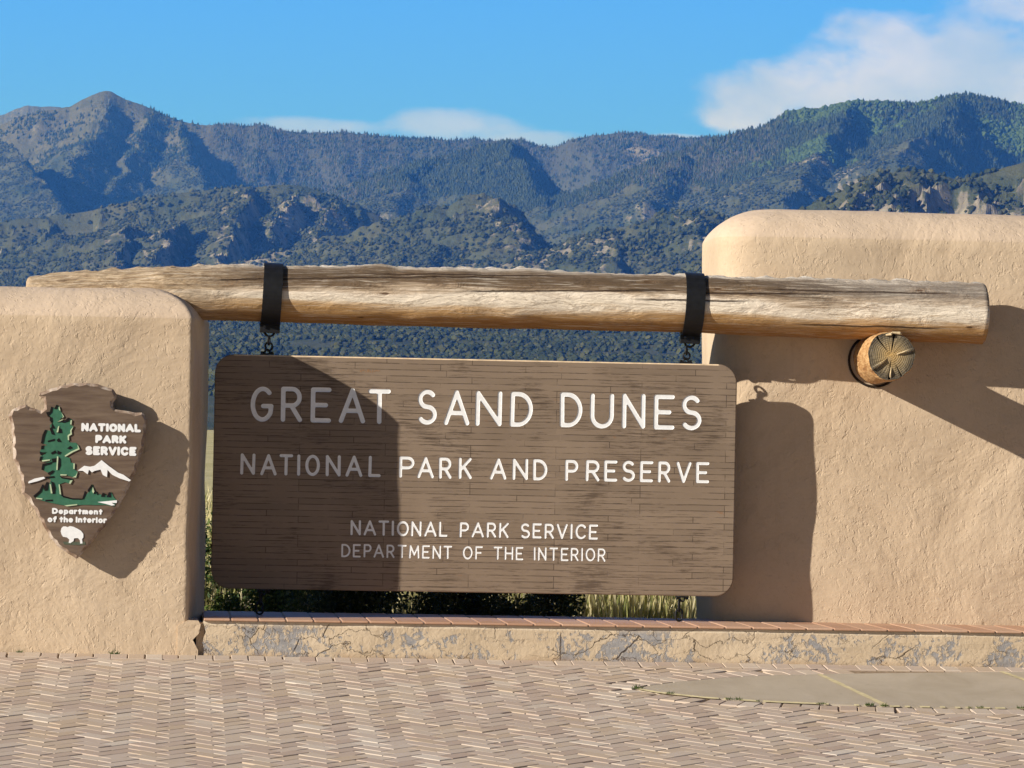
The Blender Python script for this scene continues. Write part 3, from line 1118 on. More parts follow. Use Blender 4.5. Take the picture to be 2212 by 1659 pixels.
# stub of a roof beam that carries the log, built into the taller wall
def viga():
    c = on_y(1925, 769, 0.36)
    r, L = 0.149, 0.75
    na = 96
    V, F, MI = [], [], []
    jag = random.Random(5)
    rim = [r * (1 + 0.03 * math.sin(3 * q * 2 * math.pi / na + 1) + jag.uniform(-0.008, 0.008)) for q in range(na)]
    ys = [L, 0.3, 0.16, 0.09, 0.05, 0.015, 0.0]
    for y in ys:
        for q in range(na):
            a = q * 2 * math.pi / na
            rr = rim[q] * (0.965 if y == 0.0 else 1.0) * (1 + 0.014 * math.sin(a * 9 + y * 40))
            V.append((rr * math.cos(a), y, rr * math.sin(a)))
    for k in range(len(ys) - 1):
        for q in range(na):
            w = (q + 1) % na
            F.append((k * na + q, k * na + w, (k + 1) * na + w, (k + 1) * na + q))
            MI.append(0)
    prev = (len(ys) - 1) * na
    # face with radial checks sunk into it and a few raised splinters
    for fr in (0.92, 0.75, 0.55, 0.36, 0.18):
        b_ = len(V)
        for q in range(na):
            a = q * 2 * math.pi / na
            dy = jag.uniform(-0.0012, 0.0012)
            for (ca, wd, dep, lim) in ((R(-94), 0.06, 0.05, 0.1), (R(82), 0.05, 0.04, 0.3), (R(128), 0.035, 0.02, 0.3), (R(-60), 0.035, 0.012, 0.5)):
                dd = abs(math.atan2(math.sin(a - ca), math.cos(a - ca)))
                if dd < wd and fr > lim:
                    dy += dep
            for (ca, wd, hh) in ((R(18), 0.06, 0.014), (R(216), 0.06, 0.016)):
                dd = abs(math.atan2(math.sin(a - ca), math.cos(a - ca)))
                if dd < wd and 0.3 < fr < 0.95:
                    dy -= hh
            V.append((rim[q] * fr * math.cos(a), dy, rim[q] * fr * math.sin(a)))
        for q in range(na):
            w = (q + 1) % na
            F.append((prev + q, prev + w, b_ + w, b_ + q))
            MI.append(1)
        prev = b_
    F.append(tuple(prev + q for q in range(na)))
    MI.append(1)
    o = mesh_obj("roof_beam_stub", V, F, [VIGASIDE, ENDGRAIN], right_wall)
    for p, mi in zip(o.data.polygons, MI):
        p.material_index = mi
        p.use_smooth = (mi == 0)
    o.location = c
    o.rotation_euler = (R(-1.0), 0, R(0.0))
    # pale splinters along the checks and the torn lip at the top
    s = MB()
    for ang, r0, r1, w in ((R(18), 0.035, 0.115, 0.008), (R(216), 0.045, 0.120, 0.010), (R(268), 0.07, 0.13, 0.005)):
        ca, sa = math.cos(ang), math.sin(ang)
        s.add([(r0 * ca - w * sa * 0.4, -0.006, r0 * sa + w * ca * 0.4), (r1 * ca - w * sa, -0.004, r1 * sa + w * ca), (r1 * ca + w * sa, -0.004, r1 * sa - w * ca),
               (r0 * ca + w * sa * 0.4, -0.006, r0 * sa - w * ca * 0.4), ((r0 + r1) / 2 * ca, -0.017, (r0 + r1) / 2 * sa)],
              [(0, 1, 4), (1, 2, 4), (2, 3, 4), (3, 0, 4)])
    s.tube([(-0.035, -0.005, 0.126), (-0.005, -0.012, 0.131), (0.005, -0.008, 0.142), (0.05, -0.010, 0.139), (0.062, -0.004, 0.133)], [0.006, 0.009, 0.006, 0.010, 0.004], 6)
    s.build("splinters", mat_plain("raw pale wood", (0.66, 0.52, 0.32), 0.8, 0.2, 0.15, 30.0), o)
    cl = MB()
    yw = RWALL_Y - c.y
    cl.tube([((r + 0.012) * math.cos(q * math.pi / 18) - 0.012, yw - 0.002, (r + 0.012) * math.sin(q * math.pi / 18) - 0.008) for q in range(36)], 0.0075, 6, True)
    cl.build("recess_shade", mat_plain("painted recess shade", (0.03, 0.022, 0.016), 0.9, 0.1, 0.2, 20.0), o)  # dark ring standing in for the shade in the recess round the stub
    tag(o, "sawn round beam end with radial cracks")


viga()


# ------------------------------------------------------------------ hanger straps
def strap(px, label):
    x = on_y(px, 700, LOG_Y).x
    c, r = log_at(x)
    root = empty("iron_strap", (c.x, c.y, c.z))
    rr = r + 0.012
    th, hw = 0.009, 0.058
    path = []
    drop = on_y(px, 718 if px < 1000 else 741, LOG_Y).z - c.z
    path.append((0.0145, drop))
    path.append((0.0145, -rr - 0.012))
    for i in range(0, 49):
        a = R(-84) + R(348) * i / 48
        path.append((rr * math.cos(a), rr * math.sin(a)))
    path.append((-0.0145, -rr - 0.012))
    path.append((-0.0145, drop))
    V, F = [], []
    n = len(path)
    for i, (y, z) in enumerate(path):
        a = Vector(path[max(0, i - 1)])
        b = Vector(path[min(n - 1, i + 1)])
        t = (b - a).normalized()
        nn = Vector((t.y, -t.x))
        for (sx, so_) in ((-1, -0.5), (1, -0.5), (1, 0.5), (-1, 0.5)):
            V.append((sx * hw, y + nn.x * th * so_, z + nn.y * th * so_))
    for i in range(n - 1):
        for q in range(4):
            w = (q + 1) % 4
            F.append((i * 4 + q, i * 4 + w, i * 4 + 4 + w, i * 4 + 4 + q))
    F += [(0, 1, 2, 3), tuple((n - 1) * 4 + q for q in (3, 2, 1, 0))]
    band = fix_normals(mesh_obj("band", V, F, IRON, root))
    cl = MB()
    cl.box((-hw - 0.003, -0.028, drop - 0.004), (hw + 0.003, 0.028, drop + 0.066), 0.003)
    cl.build("clamp_block", IRON, root)
    for sx in (-0.034, 0.034):
        bt = MB()
        bt.tube([(sx, -0.042, drop + 0.032), (sx, -0.022, drop + 0.032)], 0.009, 6)
        bt.build("bolt", IRON, root)
    sh = MB()
    pts = [(0.030 * math.cos(R(180) + R(180) * i / 14), 0.0, drop + 0.003 + 0.027 * math.sin(R(180) + R(180) * i / 14)) for i in range(15)]
    sh.tube(pts, 0.0065, 8)
    sh.build("shackle", IRON, root)
    # the strap hangs a little out of square
    root.rotation_euler = (0, R(2.4), 0)
    tag(root, label, 'strap', 'iron straps round the log')
    return root


strap(586, "black iron strap round the log above the shaded corner of the sign")
strap(1494, "black iron strap round the log beside the taller tan wall")


def chain(px, z_hi, z_lo, label, n=2):
    p = on_y(px, 900, SIGN_Y)
    root = empty("chain", (p.x, SIGN_Y + 0.021, (z_hi + z_lo) / 2))
    span = z_hi - z_lo
    wr = 0.0062
    ln = (span + (n - 1) * 2.4 * wr) / n
    for k in range(n):
        cz = span / 2 - ln / 2 - k * (ln - 2.4 * wr)
        w = 0.021
        pts = []
        hl = ln / 2 - w
        for i in range(9):
            a = R(180) * i / 8
            pts.append((w * math.cos(a), 0, hl + w * math.sin(a)))
        for i in range(9):
            a = R(180) + R(180) * i / 8
            pts.append((w * math.cos(a), 0, -hl + w * math.sin(a)))
        mb = MB()
        mb.tube(pts, wr, 8, True)
        o = mb.build("link", IRON, root, True)
        o.location = (random.uniform(-0.003, 0.003), 0, cz)
        o.rotation_euler = (0, R(random.uniform(-6, 6)), R(75 if k % 2 == 0 else 12))
    tag(root, label, 'chain', 'short chains holding the sign')
    return root


# ------------------------------------------------------------------ stroke lettering
def arc(cx, cy, rx, ry, a0, a1, n=14):
    return [(cx + rx * math.cos(R(a0 + (a1 - a0) * i / n)), cy + ry * math.sin(R(a0 + (a1 - a0) * i / n))) for i in range(n + 1)]


def glyphs():
    G = {}
    G['A'] = (0.86, [[(0, 0), (0.43, 1), (0.86, 0)], [(0.16, 0.33), (0.70, 0.33)]])
    G['C'] = (0.74, [arc(0.40, 0.5, 0.40, 0.5, 42, 318, 26)])
    G['D'] = (0.72, [[(0, 0), (0, 1)] + arc(0.22, 0.5, 0.50, 0.5, 90, -90, 18) + [(0, 0)]])
    G['E'] = (0.60, [[(0.60, 1), (0, 1), (0, 0), (0.60, 0)], [(0, 0.50), (0.48, 0.50)]])
    G['F'] = (0.58, [[(0.58, 1), (0, 1), (0, 0)], [(0, 0.50), (0.46, 0.50)]])
    G['G'] = (0.74, [arc(0.39, 0.5, 0.39, 0.5, 48, 325, 26) + [(0.74, 0.44), (0.42, 0.44)]])
    G['H'] = (0.68, [[(0, 0), (0, 1)], [(0.68, 0), (0.68, 1)], [(0, 0.5), (0.68, 0.5)]])
    G['I'] = (0.0, [[(0, 0), (0, 1)]])
    G['K'] = (0.64, [[(0, 0), (0, 1)], [(0.62, 1), (0, 0.40)], [(0.22, 0.60), (0.64, 0)]])
    G['L'] = (0.54, [[(0, 1), (0, 0), (0.54, 0)]])
    G['M'] = (0.86, [[(0, 0), (0.06, 1), (0.43, 0.25), (0.80, 1), (0.86, 0)]])
    G['N'] = (0.68, [[(0, 0), (0, 1), (0.68, 0), (0.68, 1)]])
    G['O'] = (0.80, [arc(0.40, 0.5, 0.40, 0.5, 0, 360, 30)])
    G['P'] = (0.60, [[(0, 0), (0, 1)] + arc(0.33, 0.73, 0.27, 0.27, 90, -90, 12) + [(0, 0.46)]])
    G['R'] = (0.62, [[(0, 0), (0, 1)] + arc(0.33, 0.73, 0.27, 0.27, 90, -90, 12) + [(0, 0.46)], [(0.30, 0.46), (0.62, 0)]])
    G['S'] = (0.62, [arc(0.31, 0.755, 0.28, 0.245, 35, 255, 16) + arc(0.31, 0.255, 0.31, 0.255, 75, -145, 18)])
    G['T'] = (0.70, [[(0, 1), (0.70, 1)], [(0.35, 1), (0.35, 0)]])
    G['U'] = (0.70, [[(0, 1), (0, 0.35)] + arc(0.35, 0.35, 0.35, 0.35, 180, 360, 16) + [(0.70, 1)]])
    G['V'] = (0.76, [[(0, 1), (0.38, 0), (0.76, 1)]])
    # lower case, x-height 0.66
    h = 0.66
    G['a'] = (0.50, [arc(0.25, h / 2, 0.25, h / 2, 0, 360, 20), [(0.50, h), (0.50, 0)]])
    G['e'] = (0.50, [[(0.0, h / 2), (0.50, h / 2)] + arc(0.25, h / 2, 0.25, h / 2, 0, 315, 20)])
    G['f'] = (0.34, [arc(0.32, 0.80, 0.17, 0.20, 80, 180, 8) + [(0.15, 0)], [(0, h), (0.34, h)]])
    G['h'] = (0.46, [[(0, 0), (0, 1)], [(0, 0.40)] + arc(0.23, 0.43, 0.23, 0.23, 180, 0, 12) + [(0.46, 0)]])
    G['i'] = (0.0, [[(0, 0), (0, h)], [(0, 0.93), (0, 0.94)]])
    G['m'] = (0.72, [[(0, 0), (0, h)], arc(0.18, h - 0.18, 0.18, 0.18, 180, 0, 10) + [(0.36, 0)], arc(0.54, h - 0.18, 0.18, 0.18, 180, 0, 10) + [(0.72, 0)]])
    G['n'] = (0.46, [[(0, 0), (0, h)], arc(0.23, h - 0.23, 0.23, 0.23, 180, 0, 12) + [(0.46, 0)]])
    G['o'] = (0.52, [arc(0.26, h / 2, 0.26, h / 2, 0, 360, 20)])
    G['p'] = (0.50, [[(0, -0.30), (0, h)], arc(0.25, h / 2, 0.25, h / 2, 0, 360, 20)])
    G['r'] = (0.30, [[(0, 0), (0, h)], arc(0.24, h - 0.24, 0.24, 0.24, 180, 75, 8)])
    G['t'] = (0.36, [[(0.18, 0.92), (0.18, 0)], [(0, h), (0.36, h)]])
    G['g'] = G['a']
    G['d'] = G['a']
    return G


GL = glyphs()


def outline(strokes, w, cell):
    """closed outlines of round-ended strokes of width w"""
    segs = []
    for s in strokes:
        for p, q in zip(s[:-1], s[1:]):
            segs.append((p, q))
    A = np.array([s[0] for s in segs], float)
    B = np.array([s[1] for s in segs], float)
    lo = np.minimum(A.min(0), B.min(0)) - w
    hi = np.maximum(A.max(0), B.max(0)) + w
    nx, ny = int((hi[0] - lo[0]) / cell) + 2, int((hi[1] - lo[1]) / cell) + 2
    xs, ys = lo[0] + np.arange(nx) * cell, lo[1] + np.arange(ny) * cell
    X, Y = np.meshgrid(xs, ys, indexing='ij')
    D = np.full(X.shape, 1e9)
    for a, b in zip(A, B):
        ab = b - a
        L2 = max(ab.dot(ab), 1e-12)
        t = np.clip(((X - a[0]) * ab[0] + (Y - a[1]) * ab[1]) / L2, 0, 1)
        D = np.minimum(D, np.hypot(X - a[0] - t * ab[0], Y - a[1] - t * ab[1]))
    D = D - w / 2 + 1e-7
    nxt = {}
    pos = {}

    def ept(i, j, horiz):
        if horiz:
            d0, d1 = D[i, j], D[i + 1, j]
            f = d0 / (d0 - d1)
            return (xs[i] + f * cell, ys[j])
        d0, d1 = D[i, j], D[i, j + 1]
        f = d0 / (d0 - d1)
        return (xs[i], ys[j] + f * cell)
    S = D < 0
    mixed = np.argwhere((S[:-1, :-1].astype(int) + S[1:, :-1] + S[:-1, 1:] + S[1:, 1:]) % 4 != 0)
    for i, j in mixed:
        k = (i, j, 1)
        r = (i + 1, j, 0)
        t = (i, j + 1, 1)
        l = (i, j, 0)
        code = int(S[i, j]) | int(S[i + 1, j]) << 1 | int(S[i + 1, j + 1]) << 2 | int(S[i, j + 1]) << 3
        tab = {1: [(l, k)], 2: [(k, r)], 3: [(l, r)], 4: [(r, t)], 5: [(l, t), (r, k)], 6: [(k, t)], 7: [(l, t)], 8: [(t, l)], 9: [(t, k)], 10: [(k, l), (t, r)],
               11: [(t, r)], 12: [(r, l)], 13: [(r, k)], 14: [(k, l)]}
        for a, b in tab[code]:
            nxt[a] = b
            for e in (a, b):
                if e not in pos:
                    pos[e] = ept(e[0], e[1], e[2] == 1)
    loops = []
    left = set(nxt)
    while left:
        s = next(iter(left))
        lp = []
        e = s
        while e in left:
            left.discard(e)
            lp.append(pos[e])
            e = nxt[e]
        # drop near-duplicate points
        out = []
        for p in lp:
            if not out or math.hypot(p[0] - out[-1][0], p[1] - out[-1][1]) > cell * 0.35:
                out.append(p)
        if len(out) > 2:
            loops.append(out)
    return loops


def fill(loops):
    """triangles filling a set of loops, inner loops cut out -> verts, faces"""
    cu = bpy.data.curves.new("tmp_fill", 'CURVE')
    cu.dimensions = '2D'
    cu.fill_mode = 'FRONT'
    for lp in loops:
        sp = cu.splines.new('POLY')
        sp.points.add(len(lp) - 1)
        for q, p in zip(sp.points, lp):
            q.co = (p[0], p[1], 0, 1)
        sp.use_cyclic_u = True
    ob = bpy.data.objects.new("tmp_fill", cu)
    scene.collection.objects.link(ob)
    dg = bpy.context.evaluated_depsgraph_get()
    me = bpy.data.meshes.new_from_object(ob.evaluated_get(dg))
    v = [tuple(x.co) for x in me.vertices]
    f = [tuple(p.vertices) for p in me.polygons]
    bpy.data.objects.remove(ob)
    bpy.data.curves.remove(cu)
    bpy.data.meshes.remove(me)
    return v, f


def line_strokes(text, x0, x1, base, cap, w, space=0.62, gap=0.36, seed=0):
    """strokes of a line of text fitted between x0 and x1 (outer edges)"""
    g = random.Random(seed)
    h = cap - w
    adv = 0.0
    items = []
    for ch in text:
        if ch == ' ':
            adv += space
            continue
        wd, st = GL[ch]
        items.append((adv, wd, st))
        adv += wd + gap
    total = adv - gap
    sx = (x1 - x0 - w) / total
    out = []
    for (a, wd, st) in items:
        jx, jy = g.uniform(-0.02, 0.02) * h, g.uniform(-0.012, 0.012) * h
        sk = g.uniform(-0.015, 0.015)
        out.append([[(x0 + w / 2 + (a + p[0]) * sx + jx + sk * p[1] * h, base + w / 2 + p[1] * h + jy) for p in s] for s in st])
    return out


def placed_strokes(text, spans, base, cap, w, seed=0):
    """each letter given its own left and right edge"""
    g = random.Random(seed)
    out = []
    h = cap - w
    for ch, (a, b) in zip(text, spans):
        wd, st = GL[ch]
        s_ = (b - a - w) / wd if wd > 0 else 1.0
        jy = g.uniform(-0.01, 0.01) * h
        sk = g.uniform(-0.012, 0.012)
        out.append([[(a + w / 2 + p[0] * s_ + sk * p[1] * h, base + w / 2 + p[1] * h + jy) for p in s] for s in st])
    return out


# ------------------------------------------------------------------ the hanging sign
def big_sign():
    pL, pR = on_y(460.5, 1000, SIGN_Y), on_y(1588.5, 1030, SIGN_Y)
    pT, pB = on_y(1026, 776, SIGN_Y), on_y(1020, 1280, SIGN_Y)
    W, H = pR.x - pL.x, pT.z - pB.z
    root = empty("park_sign", (pL.x, SIGN_Y, pB.z))
    o_x, o_z = pL.x, pB.z

    def X(px, py=1030):
        return on_y(px, py, SIGN_Y).x - o_x

    def Z(px, py):
        return on_y(px, py, SIGN_Y).z - o_z

    def z5(x):
        return (760 + x / 1.659) / 1.736

    def z6(x):
        return (1800 + x / 1.659) / 1.736
    lines = []
    # line 1
    sp = [(297, 440), (487, 620), (672, 800), (848, 1012), (1030, 1170), (1333, 1457), (1500, 1660)]
    sp6 = [(-30, 135), (185, 327), (497, 637), (683, 832), (882, 1028), (1080, 1210), (1250, 1378)]
    spans = [(X(z5(a), 880), X(z5(b), 880)) for a, b in sp] + [(X(z6(a), 890), X(z6(b), 890)) for a, b in sp6]
    zb = (Z(565, 910) + Z(1490, 929)) / 2
    zt = (Z(565, 834) + Z(1490, 853.5)) / 2
    lines.append(((5, 4, 5), placed_strokes("GREATSANDDUNES", spans, zb, zt - zb, 0.0275, 1), 0.0275))
    # line 2
    sp = [(233, 325), (358, 460), (475, 560), (587, 607), (637, 728), (765, 858), (888, 993), (1030, 1107), (1220, 1315), (1333, 1437), (1468, 1547), (1590, 1673)]
    sp6 = [(60, 163), (200, 297), (328, 418), (528, 610), (655, 742), (770, 853), (880, 962), (992, 1075), (1105, 1183), (1218, 1312), (1342, 1425)]
    spans = [(X(z5(a)), X(z5(b))) for a, b in sp] + [(X(z6(a)), X(z6(b))) for a, b in sp6]
    zb = (Z(533, 1025.5) + Z(1518, 1044)) / 2
    zt = (Z(533, 979) + Z(1518, 999)) / 2
    lines.append(((8, 4, 3, 8), placed_strokes("NATIONALPARKANDPRESERVE", spans, zb, zt - zb, 0.0185, 2), 0.0185))
    zb = (Z(770, 1156) + Z(1280, 1165.5)) / 2
    zt = (Z(770, 1123) + Z(1280, 1133)) / 2
    lines.append(((8, 4, 7), line_strokes("NATIONAL PARK SERVICE", X(757.5, 1145), X(1291, 1145), zb, zt - zb, 0.0135, 0.78, 0.40, 3), 0.0135))
    zb = (Z(750, 1203) + Z(1300, 1213.5)) / 2
    zt = (Z(750, 1174) + Z(1300, 1185)) / 2
    lines.append(((10, 2, 3, 8), line_strokes("DEPARTMENT OF THE INTERIOR", X(737.5, 1195), X(1308, 1195), zb, zt - zb, 0.0110, 0.80, 0.42, 4), 0.0110))

    # board front with the routed letters cut out of it
    r = 0.115
    outer = []
    for (cx, cy, a0) in ((W - r, H - r, 0), (r, H - r, 90), (r, r, 180), (W - r, r, 270)):
        for i in range(13):
            a = R(a0 + 90 * i / 12)
            outer.append((cx + r * math.cos(a), cy + r * math.sin(a)))
    # the lower right corner has been knocked off more steeply
    bev = 0.007

    def inset(d):
        out = []
        k = len(outer)
        for i in range(k):
            a, b = Vector(outer[i - 1]), Vector(outer[(i + 1) % k])
            t = (b - a).normalized()
            n = Vector((-t.y, t.x))
            p = Vector(outer[i]) + n * d
            out.append((p.x, p.y))
        return out
    inn = inset(bev)
    holes = []
    per_line = []
    for (words, letters, w) in lines:
        k0 = 0
        for cnt in words:
            lps = []
            for st in letters[k0:k0 + cnt]:
                lps += outline(st, w, w / 5.5)
            k0 += cnt
            per_line.append((lps, w))
            holes += lps
    v, f = fill([inn] + holes)
    V = [(p[0], 0.0, p[1]) for p in v]
    F = list(f)
    n = len(inn)
    T = 0.042
    b = len(V)
    for ring, y in ((inn, 0.0), (inset(bev * 0.3), bev * 0.3), (outer, bev), (outer, T - bev), (inset(bev), T)):
        V += [(p[0], y, p[1]) for p in ring]
    for k in range(4):
        for i in range(n):
            j = (i + 1) % n
            F.append((b + k * n + i, b + k * n + j, b + (k + 1) * n + j, b + (k + 1) * n + i))
    F.append(tuple(b + 4 * n + i for i in range(n)))
    bo = mesh_obj("board", [(p[0], p[2], -p[1]) for p in V], F, BOARD, root)
    bo.data.materials.append(mat_plain('painted sunlit edge', (0.72, 0.56, 0.38), 0.8, 0.15, 0.15, 12.0))
    for p in bo.data.polygons:
        c = p.center
        if c.y > H - 0.0085 and c.x > 0.40 and c.x < W - 0.14 and p.area < 0.05 and c.z < 0.001:
            p.material_index = 1  # sunlight on the top edge painted in as a paler bevel
    bo.rotation_euler = (R(90), 0, 0)          # local x across, local y up, so the strips follow the board
    fix_normals(bo)
    # the painted letter grooves
    for lps, w in per_line:
        dep = max(0.002, w * 0.12)
        fv, ff = fill(lps)
        V2 = [(p[0], p[1], -dep) for p in fv]
        F2 = list(ff)
        for lp in lps:
            k = len(lp)
            b2 = len(V2)
            V2 += [(p[0], p[1], -0.0002) for p in lp] + [(p[0], p[1], -dep) for p in lp]
            F2 += [(b2 + i, b2 + (i + 1) % k, b2 + k + (i + 1) % k, b2 + k + i) for i in range(k)]
        lo = mesh_obj("lettering", V2, F2, WHITE, root)
        lo.rotation_euler = (R(90), 0, 0)
    # faint scratched graffiti near the top edge
    g = random.Random(12)
    strokes = []
    gx, gz = X(780, 798), Z(800, 802)
    for i in range(9):
        px = gx + i * 0.014
        strokes.append([[(px + g.uniform(-0.006, 0.006), gz + g.uniform(-0.008, 0.012)) for _ in range(4)]])
    lps = []
    for st in strokes:
        lps += outline(st, 0.0024, 0.0009)
    fv, ff = fill(lps)
    so_ = mesh_obj("scratches", [(p[0], p[1], 0.0012) for p in fv], ff, mat_plain("scratched wood", (0.36, 0.20, 0.10), 0.8, 0.2), root)
    so_.rotation_euler = (R(90), 0, 0)
    # plates the chains are bolted to
    for (px, top) in ((577, True), (1482, True), (570, False), (1475, False)):
        x = X(px, 780 if top else 1280)
        z = H if top else 0.0
        s = 1 if top else -1
        mb = MB()
        mb.box((x - 0.040, 0.003, z + (0.0015 if top else -0.0105)), (x + 0.040, 0.039, z + (0.0105 if top else -0.0015)), 0.002)
        for q in (-0.029, 0.029):
            mb.tube([(x + q, 0.021, z + s * 0.009), (x + q, 0.021, z + s * 0.022)], 0.0085, 6)
        pts = [(x + 0.015 * math.cos(R(180) * i / 10), 0.021, z + s * (0.008 + 0.026 * math.sin(R(180) * i / 10))) for i in range(11)]
        mb.tube(pts, 0.0058, 8)
        mb.build("eye_plate", IRON, root)
    tag(root, "large brown wooden board lettered in white hanging on chains under the log", 'sign')
    return o_x, o_z, H


sx0, sz0, SH = big_sign()
zt = sz0 + SH
chain(577, on_y(577, 726, SIGN_Y).z, zt + 0.026, "short black chain from the strap to the shaded top corner of the sign")
chain(1482, on_y(1482, 750, SIGN_Y).z, zt + 0.026, "short black chain from the strap to the sunlit top corner of the sign")
chain(570, sz0 - 0.024, zcap + 0.004, "short black chain from the shaded underside of the sign to the tile cap")
chain(1475, sz0 - 0.024, zcap + 0.004, "short black chain under the sunlit side of the sign against pale grass")


# ------------------------------------------------------------------ arrowhead emblem
def emblem():
    YF = -0.135

    def wp(zx, zy, y=YF):
        return on_y(zx / 2.0737 / 1.736, (1380 + zy / 2.0737) / 1.736, y)
    outl = [(300, 212), (306, 190), (350, 172), (400, 155), (470, 135), (550, 116), (640, 112), (730, 115), (800, 135), (880, 160), (912, 205), (905, 240), (886, 270),
            (884, 300), (895, 322), (930, 322), (985, 332), (1050, 342), (1104, 345), (1132, 362), (1148, 400), (1140, 470), (1132, 540), (1118, 620), (1088, 720), (1062, 800), (1030, 870), (1000, 950),
            (955, 1030), (900, 1120), (835, 1210), (765, 1300), (695, 1385), (640, 1450), (593, 1490), (560, 1465), (500, 1430), (440, 1385), (380, 1310), (330, 1220),
            (280, 1130), (235, 1050), (195, 1000), (166, 975), (168, 920), (155, 840), (126, 770), (102, 710), (95, 640), (96, 580), (88, 500), (80, 440), (66, 385), (62, 362), (95, 322), (150, 290), (200, 283),
            (235, 300), (275, 316), (315, 328), (340, 310), (346, 275), (328, 240)]
    root = empty("arrowhead_emblem", wp(600, 800))
    base = root.location.copy()

    def loc(p):
        return (p.x - base.x, p.z - base.z)
    P = [loc(wp(*q)) for q in outl]
    # densify with a chipped outline
    g = random.Random(21)
    D = []
    k = len(P)
    for i in range(k):
        a, b = Vector(P[i]), Vector(P[(i + 1) % k])
        m_ = max(1, int((b - a).length / 0.022))
        for j in range(m_):
            p = a.lerp(b, j / m_)
            D.append(p)
    k = len(D)
    ar = sum(D[i].x * D[(i + 1) % k].y - D[(i + 1) % k].x * D[i].y for i in range(k))
    sgn = 1 if ar > 0 else -1
    N = []
    for i in range(k):
        t = (D[(i + 1) % k] - D[i - 1]).normalized()
        N.append(Vector((-t.y, t.x)) * sgn)
    ph = 0.0
    inn, outr = [], []
    period = 0.075
    acc = 0
    for i in range(k):
        acc += (D[i] - D[i - 1]).length if i else 0
        s = (acc % period) / period
        sc = math.sin(math.pi * s)
        q = 0.011 + 0.013 * sc + g.uniform(-0.0015, 0.0015)
        inn.append(D[i] + N[i] * q)
        outr.append(D[i] + N[i] * (0.004 * sc))
    # panel
    T = 0.075
    dep_bev = 0.016
    fv, ff = fill([[tuple(p) for p in inn]])
    V = [(p[0], 0.0, p[1]) for p in fv]
    F = list(ff)
    MI = [0] * len(F)
    b = len(V)
    for ring, y in ((inn, 0.0), (outr, dep_bev), (outr, T)):
        V += [(p.x, y, p.y) for p in ring]
    for kk in range(2):
        for i in range(k):
            j = (i + 1) % k
            F.append((b + kk * k + i, b + kk * k + j, b + (kk + 1) * k + j, b + (kk + 1) * k + i))
            MI.append(1 if kk == 0 else 2)
    F.append(tuple(b + 2 * k + i for i in range(k)))
    MI.append(2)
    pn = mesh_obj("panel", V, F, [EMBLEM, EMBLEMEDGE, EMBLEMSIDE], root)
    for pl, mi in zip(pn.data.polygons, MI):
        pl.material_index = mi
    fix_normals(pn)
    for (zx, zy) in ((300, 500), (900, 500), (560, 1150)):
        sp = MB()
        p = loc(wp(zx, zy))
        sp.box((p[0] - 0.03, T - 0.001, p[1] - 0.03), (p[0] + 0.03, -YF + 0.02, p[1] + 0.03))
        sp.build("standoff", IRON, root)

    def plate(polys, mat, h, name, th=0.003):
        V, F = [], []
        for poly in polys:
            q = [loc(wp(*p)) for p in poly]
            v, f = fill([q])
            b = len(V)
            V += [(p[0], -h, p[1]) for p in v]
            F += [tuple(i + b for i in x) for x in f]
            b = len(V)
            kq = len(q)
            V += [(p[0], -h, p[1]) for p in q] + [(p[0], 0.001, p[1]) for p in q]
            F += [(b + i, b + (i + 1) % kq, b + kq + (i + 1) % kq, b + kq + i) for i in range(kq)]
        o = mesh_obj(name, V, F, mat, root)
        return fix_normals(o)

    tree = [(440, 285), (462, 300), (470, 332), (492, 375), (470, 398), (445, 420), (470, 425), (520, 412), (545, 395), (562, 405), (545, 440), (572, 455), (552, 490), (556, 520), (528, 545),
            (540, 578), (590, 582), (618, 610), (612, 636), (560, 660), (502, 688), (545, 700), (550, 735), (582, 742), (580, 790), (605, 808), (592, 852), (560, 846), (470, 825),
            (466, 846), (520, 858), (568, 870), (548, 900), (505, 888), (460, 905), (462, 960), (486, 1000), (560, 1022), (640, 1027), (672, 985), (700, 950), (720, 905), (735, 960), (760, 975), (800, 990), (820, 985), (845, 1000), (866, 965),
            (885, 1005), (908, 1030), (890, 1077), (820, 1065), (740, 1066), (640, 1064), (540, 1076), (450, 1060), (360, 1040), (285, 1018), (262, 1000), (310, 962), (332, 905), (345, 960), (362, 890), (385, 905), (395, 870), (372, 850), (400, 832),
            (372, 815), (330, 792), (332, 748), (400, 722), (318, 716), (314, 684), (362, 666), (308, 655), (330, 608), (368, 600), (322, 580), (345, 500), (365, 482), (400, 492), (388, 445), (412, 425), (388, 400), (402, 385), (360, 352), (385, 340), (398, 302), (420, 312)]
    plate([tree], GREEN, 0.0035, "tree_picture")
